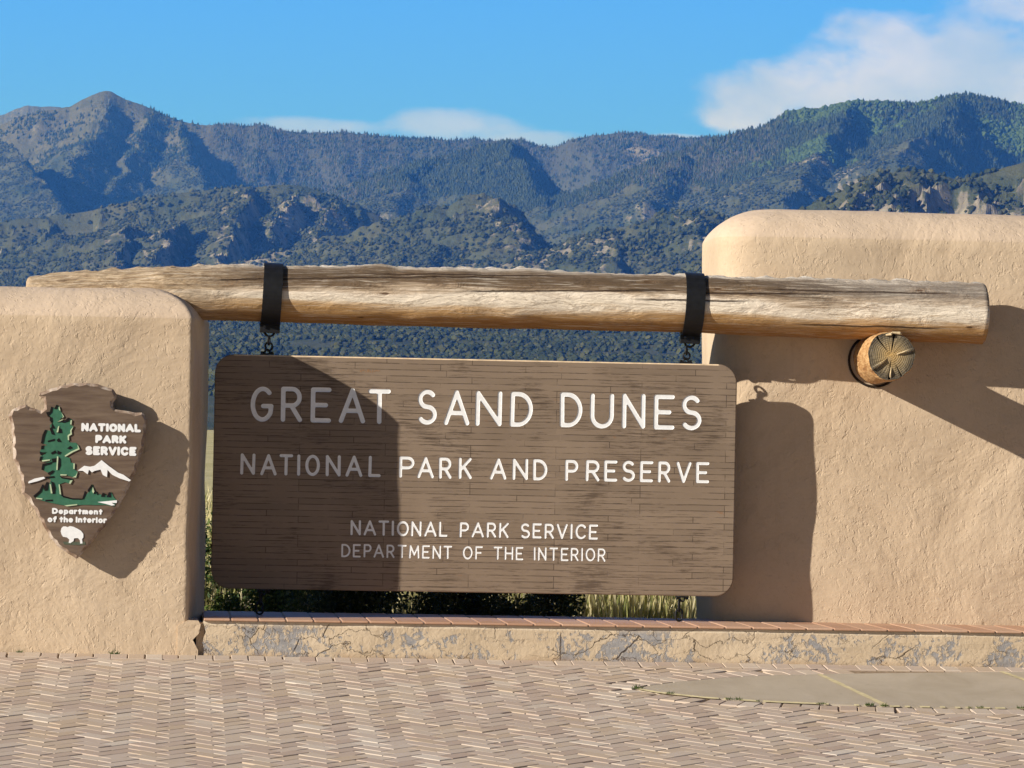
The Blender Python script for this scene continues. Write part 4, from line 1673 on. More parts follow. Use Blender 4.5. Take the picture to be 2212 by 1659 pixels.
    black = [[(440, 284), (452, 296), (440, 320), (420, 318)], [(398, 300), (412, 305), (405, 345), (372, 378), (358, 345), (388, 338)], [(388, 380), (406, 385), (410, 420), (398, 425), (386, 405)],
             [(402, 425), (430, 470), (405, 470), (428, 522), (402, 515), (386, 470), (400, 460)], [(350, 480), (366, 482), (352, 520), (338, 582), (318, 585), (330, 520)],
             [(450, 418), (500, 412), (530, 385), (546, 392), (536, 414), (500, 426)], [(462, 465), (478, 475), (482, 505), (445, 505)], [(372, 565), (425, 550), (424, 566), (372, 576)],
             [(440, 560), (458, 545), (478, 575), (450, 575)], [(522, 625), (545, 605), (566, 620), (540, 634)], [(322, 605), (342, 602), (338, 630), (318, 632)], [(308, 650), (335, 656), (362, 655), (330, 668), (325, 680), (312, 672)],
             [(395, 660), (430, 640), (440, 660), (405, 672)], [(446, 640), (478, 655), (465, 672), (446, 670)], [(312, 690), (332, 688), (322, 718), (306, 720)], [(402, 705), (440, 700), (438, 730), (408, 735)],
             [(455, 690), (470, 705), (472, 760), (455, 795), (440, 790), (450, 740)], [(330, 745), (405, 730), (400, 745), (345, 762), (338, 795), (322, 790)], [(372, 815), (410, 795), (425, 800), (405, 825), (375, 828)],
             [(350, 845), (420, 840), (425, 852), (360, 858)], [(470, 845), (562, 860), (555, 870), (480, 858)], [(330, 905), (340, 915), (322, 965), (272, 1010), (258, 995), (305, 955)], [(362, 885), (380, 890), (372, 950), (350, 955), (350, 910)],
             [(395, 880), (420, 890), (432, 930), (428, 978), (402, 978), (408, 920)], [(470, 985), (560, 1012), (640, 1015), (660, 955), (666, 985), (650, 1020), (560, 1022), (490, 1005)],
             [(712, 905), (720, 920), (690, 965), (680, 950)], [(735, 955), (750, 958), (742, 980), (728, 978)], [(752, 968), (772, 978), (755, 988)], [(798, 970), (815, 975), (815, 1002), (785, 1000)], [(848, 965), (862, 968), (862, 1005), (828, 1003)],
             [(352, 1025), (410, 1023), (408, 1035), (352, 1036)]]
    for q in black:
        plate([q], BLACKP, 0.0060, "black_accent")
    cream = [[(462, 300), (470, 332), (460, 328), (456, 306)], [(478, 345), (498, 378), (484, 392), (490, 378)], [(445, 418), (478, 402), (495, 400), (468, 414)], [(560, 405), (556, 440), (546, 438), (549, 408)],
             [(572, 452), (556, 488), (560, 516), (536, 530), (538, 562), (528, 560), (526, 524), (548, 508), (546, 485)], [(604, 595), (620, 632), (568, 655), (510, 690), (502, 682), (556, 648), (606, 626)],
             [(452, 455), (462, 450), (452, 500), (440, 500)], [(582, 742), (580, 786), (570, 785), (571, 742)], [(604, 806), (592, 852), (562, 850), (588, 838)], [(470, 826), (520, 828), (516, 836), (470, 836)],
             [(444, 685), (454, 690), (448, 792), (438, 792)], [(325, 718), (390, 710), (388, 720), (330, 728)], [(456, 905), (464, 905), (476, 985), (464, 980)], [(385, 900), (396, 905), (408, 975), (396, 975)], [(722, 925), (734, 960), (726, 975), (716, 960)],
             [(500, 1068), (600, 1058), (602, 1066), (520, 1076)], [(280, 1008), (330, 1015), (330, 1022), (285, 1018)], [(545, 875), (565, 872), (548, 902), (536, 898)]]
    for q in cream:
        plate([q], CREAMP, 0.0068, "pale_accent")
    white = [[(605, 798), (655, 760), (700, 768), (735, 760), (790, 716), (850, 765), (920, 815), (960, 830), (1018, 872), (1005, 882), (930, 858), (872, 830), (836, 792), (832, 848), (800, 832), (782, 790), (735, 800), (716, 812), (692, 790), (682, 826), (645, 800)],
             [(218, 892), (226, 880), (270, 860), (340, 846), (352, 858), (300, 878), (225, 897)], [(758, 1042), (910, 1028), (908, 1050), (868, 1048), (895, 1066), (868, 1070), (820, 1056)]]
    plate(white[:1], WHITE, 0.0076, "snowy_peak_picture")
    plate(white[1:2], WHITE, 0.0076, "far_snow_picture")
    plate(white[2:], WHITE, 0.0076, "stream_picture")
    bison = [(472, 1270), (478, 1245), (492, 1232), (512, 1232), (524, 1238), (545, 1229), (570, 1234), (600, 1248), (630, 1266), (648, 1290), (648, 1318), (638, 1330), (642, 1364), (624, 1366), (622, 1340), (606, 1322), (576, 1324), (572, 1345), (546, 1362),
             (534, 1358), (540, 1335), (522, 1318), (490, 1312), (478, 1292)]
    plate([bison], WHITE, 0.0040, "bison_picture")
    plate([[(488, 1350), (660, 1352), (665, 1372), (620, 1378), (500, 1372)]], mat_plain("grey green paint", (0.10, 0.12, 0.085), 0.6, 0.2), 0.0022, "turf_picture")
    w = 0.0165

    def txt(text, x0, x1, yb, yt, w, sp=0.5, gap=0.40, seed=0, slope=0.0):
        a, b_ = loc(wp(x0, yb)), loc(wp(x1, yb))
        t_ = loc(wp(x0, yt))
        st = line_strokes(text, a[0], b_[0], (a[1] + b_[1]) / 2, t_[1] - (a[1]), w, sp, gap, seed)
        k0 = 0
        for word in text.split():
            lps = []
            for s in st[k0:k0 + len(word)]:
                lps += outline(s, w, w / 5)
            k0 += len(word)
            v, f = fill(lps)
            V = [(p[0], -0.0032, p[1]) for p in v]
            F = list(f)
            for lp in lps:
                kq = len(lp)
                b2 = len(V)
                V += [(p[0], -0.0032, p[1]) for p in lp] + [(p[0], 0.001, p[1]) for p in lp]
                F += [(b2 + i, b2 + (i + 1) % kq, b2 + kq + (i + 1) % kq, b2 + kq + i) for i in range(kq)]
            fix_normals(mesh_obj("lettering", V, F, WHITE, root))
    txt("NATIONAL", 631, 1096, 497, 431, w, seed=5, gap=0.46)
    txt("PARK", 740, 982, 586, 522, w, seed=6, gap=0.46)
    txt("SERVICE", 663, 1060, 680, 610, w, seed=7, gap=0.46)
    txt("Department", 405, 797, 1138, 1092, 0.0105, seed=8, gap=0.40)
    txt("of the Interior", 370, 830, 1203, 1155, 0.0105, 0.40, 0.36, seed=9)
    tag(root, "brown arrowhead shaped plaque with green tree and white bison on the tan wall", 'emblem')


emblem()


# ------------------------------------------------------------------ open country behind: plain, slopes, mountains
def to_world(lat, d):
    """camera heading frame (lateral, distance) -> x, y"""
    return CAM.x + lat * math.cos(YAW) + d * math.sin(YAW), CAM.y - lat * math.sin(YAW) + d * math.cos(YAW)


def ang_of(px, py):
    r = ray(px, py)
    f = r.dot(_h)
    return r.dot(_r0) / f, r.z / f          # lateral tangent, elevation tangent


def crest(pts):
    q = [ang_of(*p) for p in pts]
    q.sort()
    return np.array([a for a, _ in q]), np.array([b for _, b in q])


LAYERS = [
    # name, distance, front fall, spur size, spur depth, crest
    ("far", 11200, 0.5, 500, 60, [(-400, 300), (-200, 285), (0, 250), (30, 236), (60, 226), (90, 228), (130, 234), (200, 262), (300, 320), (420, 420), (500, 700)]),
    ("main", 7900, 0.62, 430, 120, [(-500, 330), (-250, 300), (-60, 285), (0, 270), (30, 258), (90, 240), (150, 230), (200, 206), (238, 198), (280, 210), (330, 236), (380, 259), (410, 269), (470, 270), (520, 273), (560, 271), (600, 280), (640, 283),
                                    (700, 287), (740, 285), (800, 291), (850, 299), (920, 297), (1000, 303), (1060, 304), (1130, 304), (1160, 314), (1190, 321), (1215, 313), (1250, 300), (1300, 292), (1345, 287), (1380, 287),
                                    (1440, 297), (1500, 299), (1560, 296), (1650, 300), (1750, 320), (2300, 420), (2700, 430)]),
    ("dome", 6500, 0.55, 420, 90, [(-500, 900), (500, 520), (600, 455), (700, 415), (800, 385), (900, 352), (980, 332), (1040, 315), (1090, 311), (1130, 320), (1160, 345), (1190, 385), (1215, 430), (1260, 480), (1400, 600), (2700, 900)]),
    ("east", 6100, 0.55, 420, 110, [(-500, 900), (900, 600), (1060, 490), (1130, 456), (1220, 430), (1300, 400), (1400, 362), (1480, 325), (1560, 298), (1610, 284), (1650, 270), (1695, 247), (1740, 236), (1762, 242), (1800, 229), (1840, 222), (1900, 226), (1970, 225),
                                    (2010, 218), (2060, 207), (2100, 205), (2140, 215), (2180, 225), (2260, 232), (2500, 245), (2700, 250)]),
    ("cliffs", 4900, 0.62, 300, 80, [(-500, 500), (-200, 485), (0, 482), (100, 468), (200, 457), (300, 432), (420, 412), (500, 405), (560, 403), (640, 401), (690, 412), (740, 430), (800, 458), (860, 490), (940, 540), (1040, 600), (2700, 900)]),
    ("pyramid", 4250, 0.55, 260, 50, [(-500, 900), (600, 620), (680, 585), (740, 560), (830, 517), (900, 482), (960, 452), (1005, 424), (1040, 417), (1080, 434), (1130, 457), (1180, 488), (1230, 520), (1290, 552), (1400, 620), (2700, 900)]),
    ("ledge", 3900, 0.5, 240, 55, [(-500, 900), (1000, 610), (1100, 572), (1200, 540), (1290, 502), (1400, 478), (1490, 455), (1540, 462), (1600, 484), (1680, 520), (1800, 560), (2700, 640)]),
    ("knob", 3000, 0.5, 170, 40, [(-500, 900), (1500, 590), (1600, 545), (1680, 487), (1740, 448), (1800, 421), (1850, 396), (1900, 376), (1960, 368), (2010, 372), (2060, 386), (2100, 380), (2160, 366), (2212, 350), (2400, 330), (2700, 340)]),
]
LAYC = [(n, D, sf, lam, dep) + crest(p) for (n, D, sf, lam, dep, p) in LAYERS]

FINS = [
    # ridge lines running down towards the viewer: (px, py, distance)..., left fall, right fall
    ([(540, 404, 4900), (512, 470, 4660), (498, 530, 4500), (470, 600, 4330)], 0.35, 2.4),
    ([(650, 402, 4900), (612, 450, 4780), (585, 500, 4680), (560, 560, 4600)], 0.6, 1.2),
    ([(740, 432, 4900), (700, 480, 4760), (690, 520, 4650), (660, 580, 4520)], 0.5, 1.1),
    ([(300, 470, 4650), (268, 520, 4450), (255, 580, 4300)], 0.3, 1.9),
    ([(380, 480, 4600), (352, 530, 4440), (340, 600, 4300)], 0.35, 1.8),
    ([(1040, 418, 4250), (1088, 450, 4190), (1128, 505, 4090), (1150, 580, 3950)], 0.30, 0.9),
    ([(900, 485, 4220), (930, 540, 4080), (950, 600, 3950)], 0.30, 0.8),
    ([(-60, 288, 7500), (20, 310, 7300), (70, 370, 7050), (120, 430, 6850), (150, 490, 6700)], 0.3, 1.6),
    ([(238, 213, 7900), (215, 280, 7700), (160, 350, 7450), (135, 440, 7250)], 0.55, 0.9),
    ([(330, 238, 7900), (300, 300, 7720), (265, 380, 7500), (205, 460, 7250)], 0.5, 0.9),
    ([(385, 262, 7900), (400, 330, 7680), (440, 390, 7450)], 0.4, 1.0),
    ([(1095, 312, 6500), (1130, 370, 6300), (1160, 430, 6050), (1200, 470, 5900)], 0.35, 0.9),
    ([(900, 354, 6500), (880, 400, 6350), (840, 450, 6100)], 0.35, 0.7),
    ([(1840, 224, 6100), (1800, 290, 5900), (1760, 350, 5700), (1700, 430, 5500)], 0.4, 0.9),
    ([(2090, 206, 6100), (2010, 280, 5880), (1930, 340, 5650)], 0.4, 0.8),
    ([(1480, 326, 6100), (1440, 380, 5900), (1400, 440, 5700)], 0.4, 0.7),
    ([(1490, 456, 3900), (1530, 500, 3800), (1560, 560, 3680)], 0.3, 0.9),
    ([(1310, 500, 3880), (1330, 545, 3780), (1340, 600, 3650)], 0.3, 0.9),
    ([(1900, 378, 3000), (1880, 410, 2950), (1868, 460, 2880)], 0.5, 1.4),
    ([(1985, 369, 3000), (1962, 405, 2950), (1955, 455, 2880)], 0.5, 1.3),
]
FINC = []
for pts, sl, sr in FINS:
    q = [(d, *ang_of(px, py)) for (px, py, d) in pts]
    q.sort()
    ds = np.array([a[0] for a in q], float)
    FINC.append((ds, np.array([a[1] for a in q]) * ds, CAM.z + np.array([a[2] for a in q]) * ds, sl, sr))

# hollows worn into the slopes: px, py, distance, half width, half length, depth
CARVES = [(628, 508, 4540, 88, 185, 110), (342, 548, 4450, 42, 140, 50), (225, 560, 4400, 22, 110, 22), (730, 510, 4650, 40, 140, 35), (420, 575, 4380, 26, 90, 28),
          (105, 455, 6900, 75, 260, 70), (250, 330, 7650, 45, 200, 45), (1185, 440, 6150, 60, 250, 40), (1195, 500, 4150, 30, 120, 26), (960, 560, 4050, 18, 90, 16)]
CARVC = [(ang_of(px, py)[0] * d, d, rl, rd, dep) for (px, py, d, rl, rd, dep) in CARVES]
_bd = np.array([0, 120, 600, 1200, 1700, 2050, 2500, 3000, 3500, 4000, 5000, 7000, 13000], float)
_bz = np.array([0.0, 0.3, 3.0, 7.6, 24.0, 44.0, 68.0, 97.0, 125.0, 150.0, 205.0, 320.0, 600.0])


def terrain(u, d):
    """height, and index of the layer that made it"""
    lat = u * d
    z = np.interp(d, _bd, _bz)
    wv = np.clip((d - 1300) / 900, 0, 1)
    z = z + wv * (fbm(lat / 420 + 3, d / 700, 4, 1) * 9 + ridged(lat / 230, d / 900, 2, 5) * 6 - 3)
    who = np.zeros(u.shape, int)
    for i, (n, D, sf, lam, dep, cu, ce) in enumerate(LAYC):
        uu = u + 0.0016 * fbm(d / 500.0 + 3 * i, lat / 500.0, 2, 11 + i) * np.clip((D - d) / 600, 0, 1)
        zc = CAM.z + np.interp(uu, cu, ce) * D
        jag = fbm(lat / 45.0 + 9 * i, lat * 0 + 0.5, 3, 20 + i)
        zc = zc + jag * D * 0.00042
        t = D - d
        tf = np.maximum(t, 0)
        wob = fbm(lat / 380.0, d / 380.0, 3, 31 + i)
        r = ridged(lat / lam + 0.35 * wob + 0.0007 * t, t / (2.6 * lam) + 0.3 * wob + i, 3, 41 + i)
        zi = zc - sf * tf - dep * np.clip(tf / 260, 0, 1) * (1 - r) * 1.5 - 0.45 * np.maximum(-t, 0)
        zi = zi + np.clip(tf / 60, 0, 1) * (fbm(lat / 60, d / 60, 4, 55 + i) * 7)
        if n in ("cliffs", "knob", "pyramid", "ledge"):
            crag = ridged(lat / 60, d / 80, 3, 66 + i)
            zi = zi + np.clip(tf / 50, 0, 1) * np.clip(crag - 0.62, 0, 1) * 55
        better = zi > z
        who = np.where(better, i + 1, who)
        z = np.where(better, zi, z)
    for (cl, cd, rl, rd, dep) in CARVC:
        q = ((lat - cl - 12 * fbm(d / 90.0, lat / 90.0, 2, 97)) / rl) ** 2 + ((d - cd) / rd) ** 2
        z = z - dep * np.clip(1.4 * np.exp(-q * q), 0, 1)
    for (ds, lx, zz, sl, sr) in FINC:
        cz = np.interp(d, ds, zz)
        dx = lat - np.interp(d, ds, lx) - 14 * fbm(d / 70.0, d * 0 + ds[0], 3, 91)
        out = np.maximum(ds[0] - d, 0) * 1.2 + np.maximum(d - ds[-1], 0) * 3.0
        zi = cz - np.where(dx < 0, -dx * sl, dx * sr) - out + fbm(lat / 40, d / 50, 4, 93) * 7
        z = np.maximum(z, zi)
    return z, who


def hills():
    us = np.concatenate([np.linspace(-0.40, -0.172, 130, endpoint=False), np.linspace(-0.172, 0.172, 950), np.linspace(0.173, 0.40, 130)])
    ds = np.concatenate([np.linspace(1000, 2400, 120), np.linspace(2410, 8100, 560), np.linspace(8150, 12600, 60), [float(q[1]) for q in LAYC]])
    ds = np.unique(ds)
    U, D = np.meshgrid(us, ds, indexing='ij')
    Z, who = terrain(U, D)
    LAT = U * D
    x, y = to_world(LAT, D)
    V = np.stack([x, y, Z], -1)
    nu, nd = U.shape
    idx = np.arange(nu * nd).reshape(nu, nd)
    F = np.stack([idx[:-1, :-1], idx[1:, :-1], idx[1:, 1:], idx[:-1, 1:]], -1).reshape(-1, 4)
    # cover: burnt, aspen, scree (what grows or lies where)
    gz_d = np.gradient(Z, axis=1) / np.gradient(D, axis=1)
    gz_l = np.gradient(Z, axis=0) / np.gradient(LAT, axis=0)
    slope = np.hypot(gz_d, gz_l)
    n1 = fbm(LAT / 500, D / 500, 4, 120)
    n2 = fbm(LAT / 160, D / 200, 4, 130)
    EL = (Z - CAM.z) / D
    main = (who == 2)
    burnt = np.clip(main * (U > -0.075) * (0.75 + n1) + ((who == 3) | (who == 4)) * np.clip(n1 - 0.25, 0, 1) * 2.0, 0, 1)
    aspen = np.clip(((who == 4) & (U > 0.055)) * (n2 * 1.8 - 0.15), 0, 1)
    scree = np.clip(main * (U < -0.072) * (0.9 + n2) + (who == 1) * 1.5, 0, 1)
    rocky = np.clip(np.where(np.isin(who, (5, 6, 7, 8)), 0.35, 0.12) + n2 * 0.5 + np.clip(slope - 0.9, 0, 1) * 0.4, 0, 1)
    for i in (0, 1, 2, 3, 4, 5, 16, 17, 18, 19):
        ds_, lx_, zz_, _, _ = FINC[i]
        dx = LAT - np.interp(D, ds_, lx_) + 9 * fbm(LAT / 25, D / 40, 3, 210 + i)
        on = (D > ds_[0] - 20) & (D < ds_[-1] - 15)
        rocky = np.maximum(rocky, np.where(on & (dx > -20) & (dx < 7), 0.50 + 0.35 * fbm(LAT / 18, D / 30, 3, 230 + i), 0))
    cover = np.stack([burnt, aspen, np.clip(scree, 0, 1)], -1)
    att = {"cover": cover.reshape(-1, 3), "rocky": np.repeat(rocky.reshape(-1, 1), 3, 1)}
    mt, t, b, co = new_mat("mountain ground", 0.95, 0.05)
    a1 = t.new('ShaderNodeAttribute', attribute_name="cover")
    a2 = t.new('ShaderNodeAttribute', attribute_name="rocky")
    cv = t.sep(a1.outputs['Vector'])
    rk = t.sep(a2.outputs['Vector'])[0]
    nn = t.noise(co, 0.012, 8.0, 0.62)
    nf = t.noise(co, 0.07, 6.0, 0.7)
    soil = t.mix(t.maprange(nn, 0.35, 0.65), (0.054, 0.075, 0.047), (0.108, 0.116, 0.076))
    soil = t.mix(cv[1], soil, (0.06, 0.095, 0.032))
    soil = t.mix(cv[0], soil, (0.085, 0.094, 0.088))
    soil = t.mix(t.math('MULTIPLY', cv[2], 0.8), soil, t.mix(t.maprange(nf, 0.35, 0.65), (0.098, 0.103, 0.076), (0.175, 0.170, 0.135)))
    rock = t.mix(t.maprange(t.noise(t.mapping(co, (1, 1, 0.35)), 0.06, 6.0, 0.7, 0.6), 0.35, 0.65), (0.13, 0.122, 0.115), (0.36, 0.335, 0.31))
    rm = t.maprange(t.math('ADD', rk, t.math('MULTIPLY', t.math('SUBTRACT', nf, 0.5), 1.1)), 0.52, 0.66)
    c = t.mix(rm, soil, rock)
    t.set(b.inputs['Base Color'], c)
    t.set(b.inputs['Normal'], t.bump(nf, 0.6, 8.0))
    o = np_mesh("mountains", V.reshape(-1, 3), F, mt, None, False, att)
    tag(o, kind='structure')

    # ---- what can be seen from about here, for planting
    run = np.maximum.accumulate(np.concatenate([np.full((nu, 1), -1.0), EL[:, :-1]], 1), axis=1)
    seen = EL > run - 0.0016
    dl = np.abs(np.gradient(LAT, axis=0))
    dd = np.gradient(D, axis=1)
    area = dl * dd
    inframe = np.where(np.abs(U) < 0.150, 1.0, np.where(np.abs(U) < 0.26, 0.45, 0.0))
    dens = np.zeros(U.shape)
    low = (who == 0)
    clump = np.clip(0.55 + n2 * 0.9 + fbm(LAT / 45, D / 45, 2, 140) * 0.6, 0.04, 1.4)
    dens = np.where(low, 0.0950 * clump * np.clip((D - 1500) / 500, 0.0, 1), dens)
    dens = np.where(np.isin(who, (5, 6, 7)), 0.0950 * clump, dens)
    dens = np.where(who == 8, 0.0950 * clump, dens)
    dens = np.where(np.isin(who, (3, 4)), 0.2200 * np.clip(clump, 0.5, 1.4), dens)
    dens = np.where(main, 0.2300 * np.clip(clump, 0.4, 1.3), dens)
    dens = np.where(main & (U < -0.072), 0.0600 * np.clip(n2 * 2.2 + 0.25 + np.clip(gz_l * -0.8, -0.5, 1.0), 0.05, 2.2), dens)
    dens = np.where(who == 1, 0.0002, dens)
    dens = dens * np.where(slope > 1.0, 0.35, 1.0) * np.clip(1.25 - rocky, 0.25, 1)
    lam = dens * area * seen * inframe
    cnt = rng.poisson(lam)
    ii = np.repeat(np.arange(nu * nd), cnt.ravel())
    k = len(ii)
    iu, idd = np.unravel_index(ii, (nu, nd))
    uu = us[iu] + (rng.random(k) - 0.5) * np.gradient(us)[iu]
    dq = ds[idd] + (rng.random(k) - 0.5) * np.gradient(ds)[idd]
    zz, ww = terrain(uu, dq)
    xx, yy = to_world(uu * dq, dq)
    bq = burnt.ravel()[ii]
    aq = aspen.ravel()[ii]
    conif = np.isin(ww, (2, 3, 4, 1))
    snag = conif & (rng.random(k) < bq * 0.72)
    asp = conif & ~snag & (rng.random(k) < aq * 1.3)
    shrub = ~conif
    fir = conif & ~snag & ~asp

    def cones(sel, hmin, hmax, wr, tiers, name, mat, label):
        n = int(sel.sum())
        if n == 0:
            return
        h = rng.uniform(hmin, hmax, n) * rng.choice([0.7, 1.0, 1.0, 1.25], n)
        w = h * rng.uniform(wr * 0.8, wr * 1.25, n)
        sides = 6
        Vs, Fs = [], []
        off = 0
        ph = rng.uniform(0, 6.28, n)
        lx, ly = rng.normal(0, 0.05, n) * h, rng.normal(0, 0.05, n) * h
        for (z0, z1, rf) in tiers:
            a = ph[:, None] + np.arange(sides) * 2 * np.pi / sides
            rr = (w * rf)[:, None] * rng.uniform(0.7, 1.25, (n, sides))
            zj = (h * z0)[:, None] + rng.uniform(-0.06, 0.06, (n, sides)) * h[:, None]
            ring = np.stack([xx[sel][:, None] + rr * np.cos(a) + (lx * z0)[:, None], yy[sel][:, None] + rr * np.sin(a) + (ly * z0)[:, None], zz[sel][:, None] - 0.5 + zj], -1)
            tip = np.stack([xx[sel] + lx * z1, yy[sel] + ly * z1, zz[sel] - 0.5 + h * z1], -1)[:, None, :]
            Vt = np.concatenate([ring, tip], 1)
            base = off + np.arange(n)[:, None] * (sides + 1)
            for s in range(sides):
                Fs.append(np.stack([base[:, 0] + s, base[:, 0] + (s + 1) % sides, base[:, 0] + sides], -1))
            Vs.append(Vt.reshape(-1, 3))
            off += n * (sides + 1)
        o = np_mesh(name, np.concatenate(Vs), np.concatenate(Fs), mat)
        tag(o, label, kind='stuff')

    def blobs(sel, rmin, rmax, squash, name, mat, label):
        n = int(sel.sum())
        if n == 0:
            return
        import bmesh
        bm = bmesh.new()
        bmesh.ops.create_icosphere(bm, subdivisions=1, radius=1.0)
        bm.verts.index_update()
        T = np.array([v.co[:] for v in bm.verts])
        FT = np.array([[v.index for v in f.verts] for f in bm.faces])
        bm.free()
        r = rng.uniform(rmin, rmax, n) * rng.choice([0.6, 0.85, 1.0, 1.2], n)
        jit = rng.uniform(0.72, 1.22, (n, len(T), 1))
        Vt = T[None] * jit * r[:, None, None] * np.array([1, 1, squash])
        Vt[:, :, 0] += xx[sel][:, None]
        Vt[:, :, 1] += yy[sel][:, None]
        Vt[:, :, 2] += (zz[sel] + r * squash * 0.55)[:, None]
        FF = (np.arange(n)[:, None, None] * len(T) + FT[None]).reshape(-1, 3)
        o = np_mesh(name, Vt.reshape(-1, 3), FF, mat)
        tag(o, label, kind='stuff')
    firm = mat_leaf("fir green", [(0.0, (0.018, 0.034, 0.018)), (0.5, (0.034, 0.056, 0.026)), (1.0, (0.060, 0.080, 0.036))], 0.8, 0.0)
    snagm = mat_leaf("grey dead wood", [(0.0, (0.095, 0.095, 0.095)), (1.0, (0.20, 0.195, 0.195))], 0.9, 0.0)
    aspm = mat_leaf("aspen green", [(0.0, (0.045, 0.085, 0.025)), (1.0, (0.085, 0.140, 0.042))], 0.8, 0.0)
    junm = mat_leaf("juniper green", [(0.0, (0.022, 0.034, 0.017)), (0.6, (0.042, 0.058, 0.028)), (1.0, (0.085, 0.092, 0.045))], 0.85, 0.0)
    cones(fir, 4.0, 7.5, 0.32, ((0.05, 0.62, 1.0), (0.38, 1.0, 0.66)), "conifer_forest", firm, "dark conifer forest covering the upper mountain slopes")
    cones(snag, 4, 8, 0.07, ((0.0, 1.0, 1.0),), "burnt_forest", snagm, "grey burnt standing trunks on the mountain ridge")
    blobs(asp, 2.0, 3.4, 1.15, "aspen_grove", aspm, "brighter green aspen groves high on the slope")
    sz = np.where(ww == 0, 1.0, 1.35)
    blobs(shrub & (ww == 0), 1.1, 2.3, 0.85, "juniper_scrub", junm, "dark juniper scrub dotting the lower slope under the log")
    blobs(shrub & (ww != 0), 1.2, 2.7, 1.0, "pinyon_woodland", junm, "dark pinyon woodland dotting the rocky foothills")


hills()


def field():
    """dry grass plain from the wall out to the foot of the slopes"""
    us = np.linspace(-0.6, 0.6, 120)
    ds = np.concatenate([np.linspace(26.1, 60, 50), np.geomspace(62, 1100, 60)])
    U, D = np.meshgrid(us, ds, indexing='ij')
    LAT = U * D
    Z = np.interp(D, _bd, _bz) - 0.10 + fbm(LAT / 3.0, D / 3.0, 3, 200) * 0.05 * np.clip(D / 60, 0.3, 2)
    x, y = to_world(LAT, D)
    V = np.stack([x, y, Z], -1)
    nu, nd = U.shape
    idx = np.arange(nu * nd).reshape(nu, nd)
    F = np.stack([idx[:-1, :-1], idx[1:, :-1], idx[1:, 1:], idx[:-1, 1:]], -1).reshape(-1, 4)
    mt, t, b, co = new_mat("dry grassland", 0.95, 0.05)
    n1 = t.noise(co, 0.035, 8.0, 0.65)
    n2 = t.noise(co, 1.8, 6.0, 0.7)
    c = t.mix(t.maprange(n1, 0.35, 0.65), (0.46, 0.41, 0.20), (0.62, 0.55, 0.31))
    c = t.mix(t.math('MULTIPLY', t.maprange(n2, 0.52, 0.75), 0.4), c, (0.17, 0.19, 0.07))
    t.set(b.inputs['Base Color'], c)
    t.set(b.inputs['Normal'], t.bump(n2, 0.6, 0.2))
    tag(np_mesh("plain", V.reshape(-1, 3), F, mt, None, True), kind='structure')
    # flat ground either side of and under the walls
    g = mat_plain("bare soil", (0.22, 0.165, 0.105), 0.95, 0.05, 0.2, 2.0)
    mesh_obj("ground", [(-200, -200, -0.75), (200, -200, -0.75), (200, 60, -0.75), (-200, 60, -0.75)], [(0, 1, 2, 3)], g)["kind"] = 'structure'
    mesh_obj("verge", [(-14, 0.2, -0.06), (14, 0.2, -0.06), (14, 9, -0.06), (-14, 9, -0.06)], [(0, 1, 2, 3)], g)["kind"] = 'structure'
    # grass blades close behind the wall, where single stems show
    n = 34000
    bx = rng.uniform(-3.4, 3.6, n)
    by = 3.0 + rng.random(n) ** 2.0 * 60
    bx = bx * (1 + by * 0.03)
    pxok = np.ones(n, bool)
    hh = rng.uniform(0.30, 0.85, n) * np.where(bx > 0.3, 1.0, 0.75)
    lean = rng.normal(0, 0.16, n) * hh
    lean2 = rng.normal(0, 0.12, n) * hh
    w = rng.uniform(0.004, 0.011, n) * (1 + by * 0.03)
    a = rng.uniform(0, np.pi, n)
    gx, gy = np.cos(a) * w, np.sin(a) * w * 0.6
    z0 = np.full(n, -0.08)
    P0 = np.stack([bx - gx, by - gy, z0], -1)
    P1 = np.stack([bx + gx, by + gy, z0], -1)
    P2 = np.stack([bx + gx * 0.8 + lean * 0.4, by + gy * 0.8 + lean2 * 0.4, z0 + hh * 0.55], -1)
    P3 = np.stack([bx - gx * 0.8 + lean * 0.4, by - gy * 0.8 + lean2 * 0.4, z0 + hh * 0.55], -1)
    P4 = np.stack([bx + lean, by + lean2, z0 + hh], -1)
    V = np.stack([P0, P1, P2, P3, P4], 1).reshape(-1, 3)
    bI = np.arange(n)[:, None] * 5
    F = np.concatenate([bI + [0, 1, 2], bI + [0, 2, 3], bI + [3, 2, 4]])
    gm = mat_leaf("dry grass", [(0.0, (0.24, 0.28, 0.09)), (0.30, (0.45, 0.42, 0.17)), (0.65, (0.66, 0.58, 0.31)), (1.0, (0.80, 0.72, 0.47))], 0.7, 0.3)
    tag(np_mesh("dry_grass", V, F, gm), "tall straw coloured grass growing behind the low wall", kind='stuff')


field()


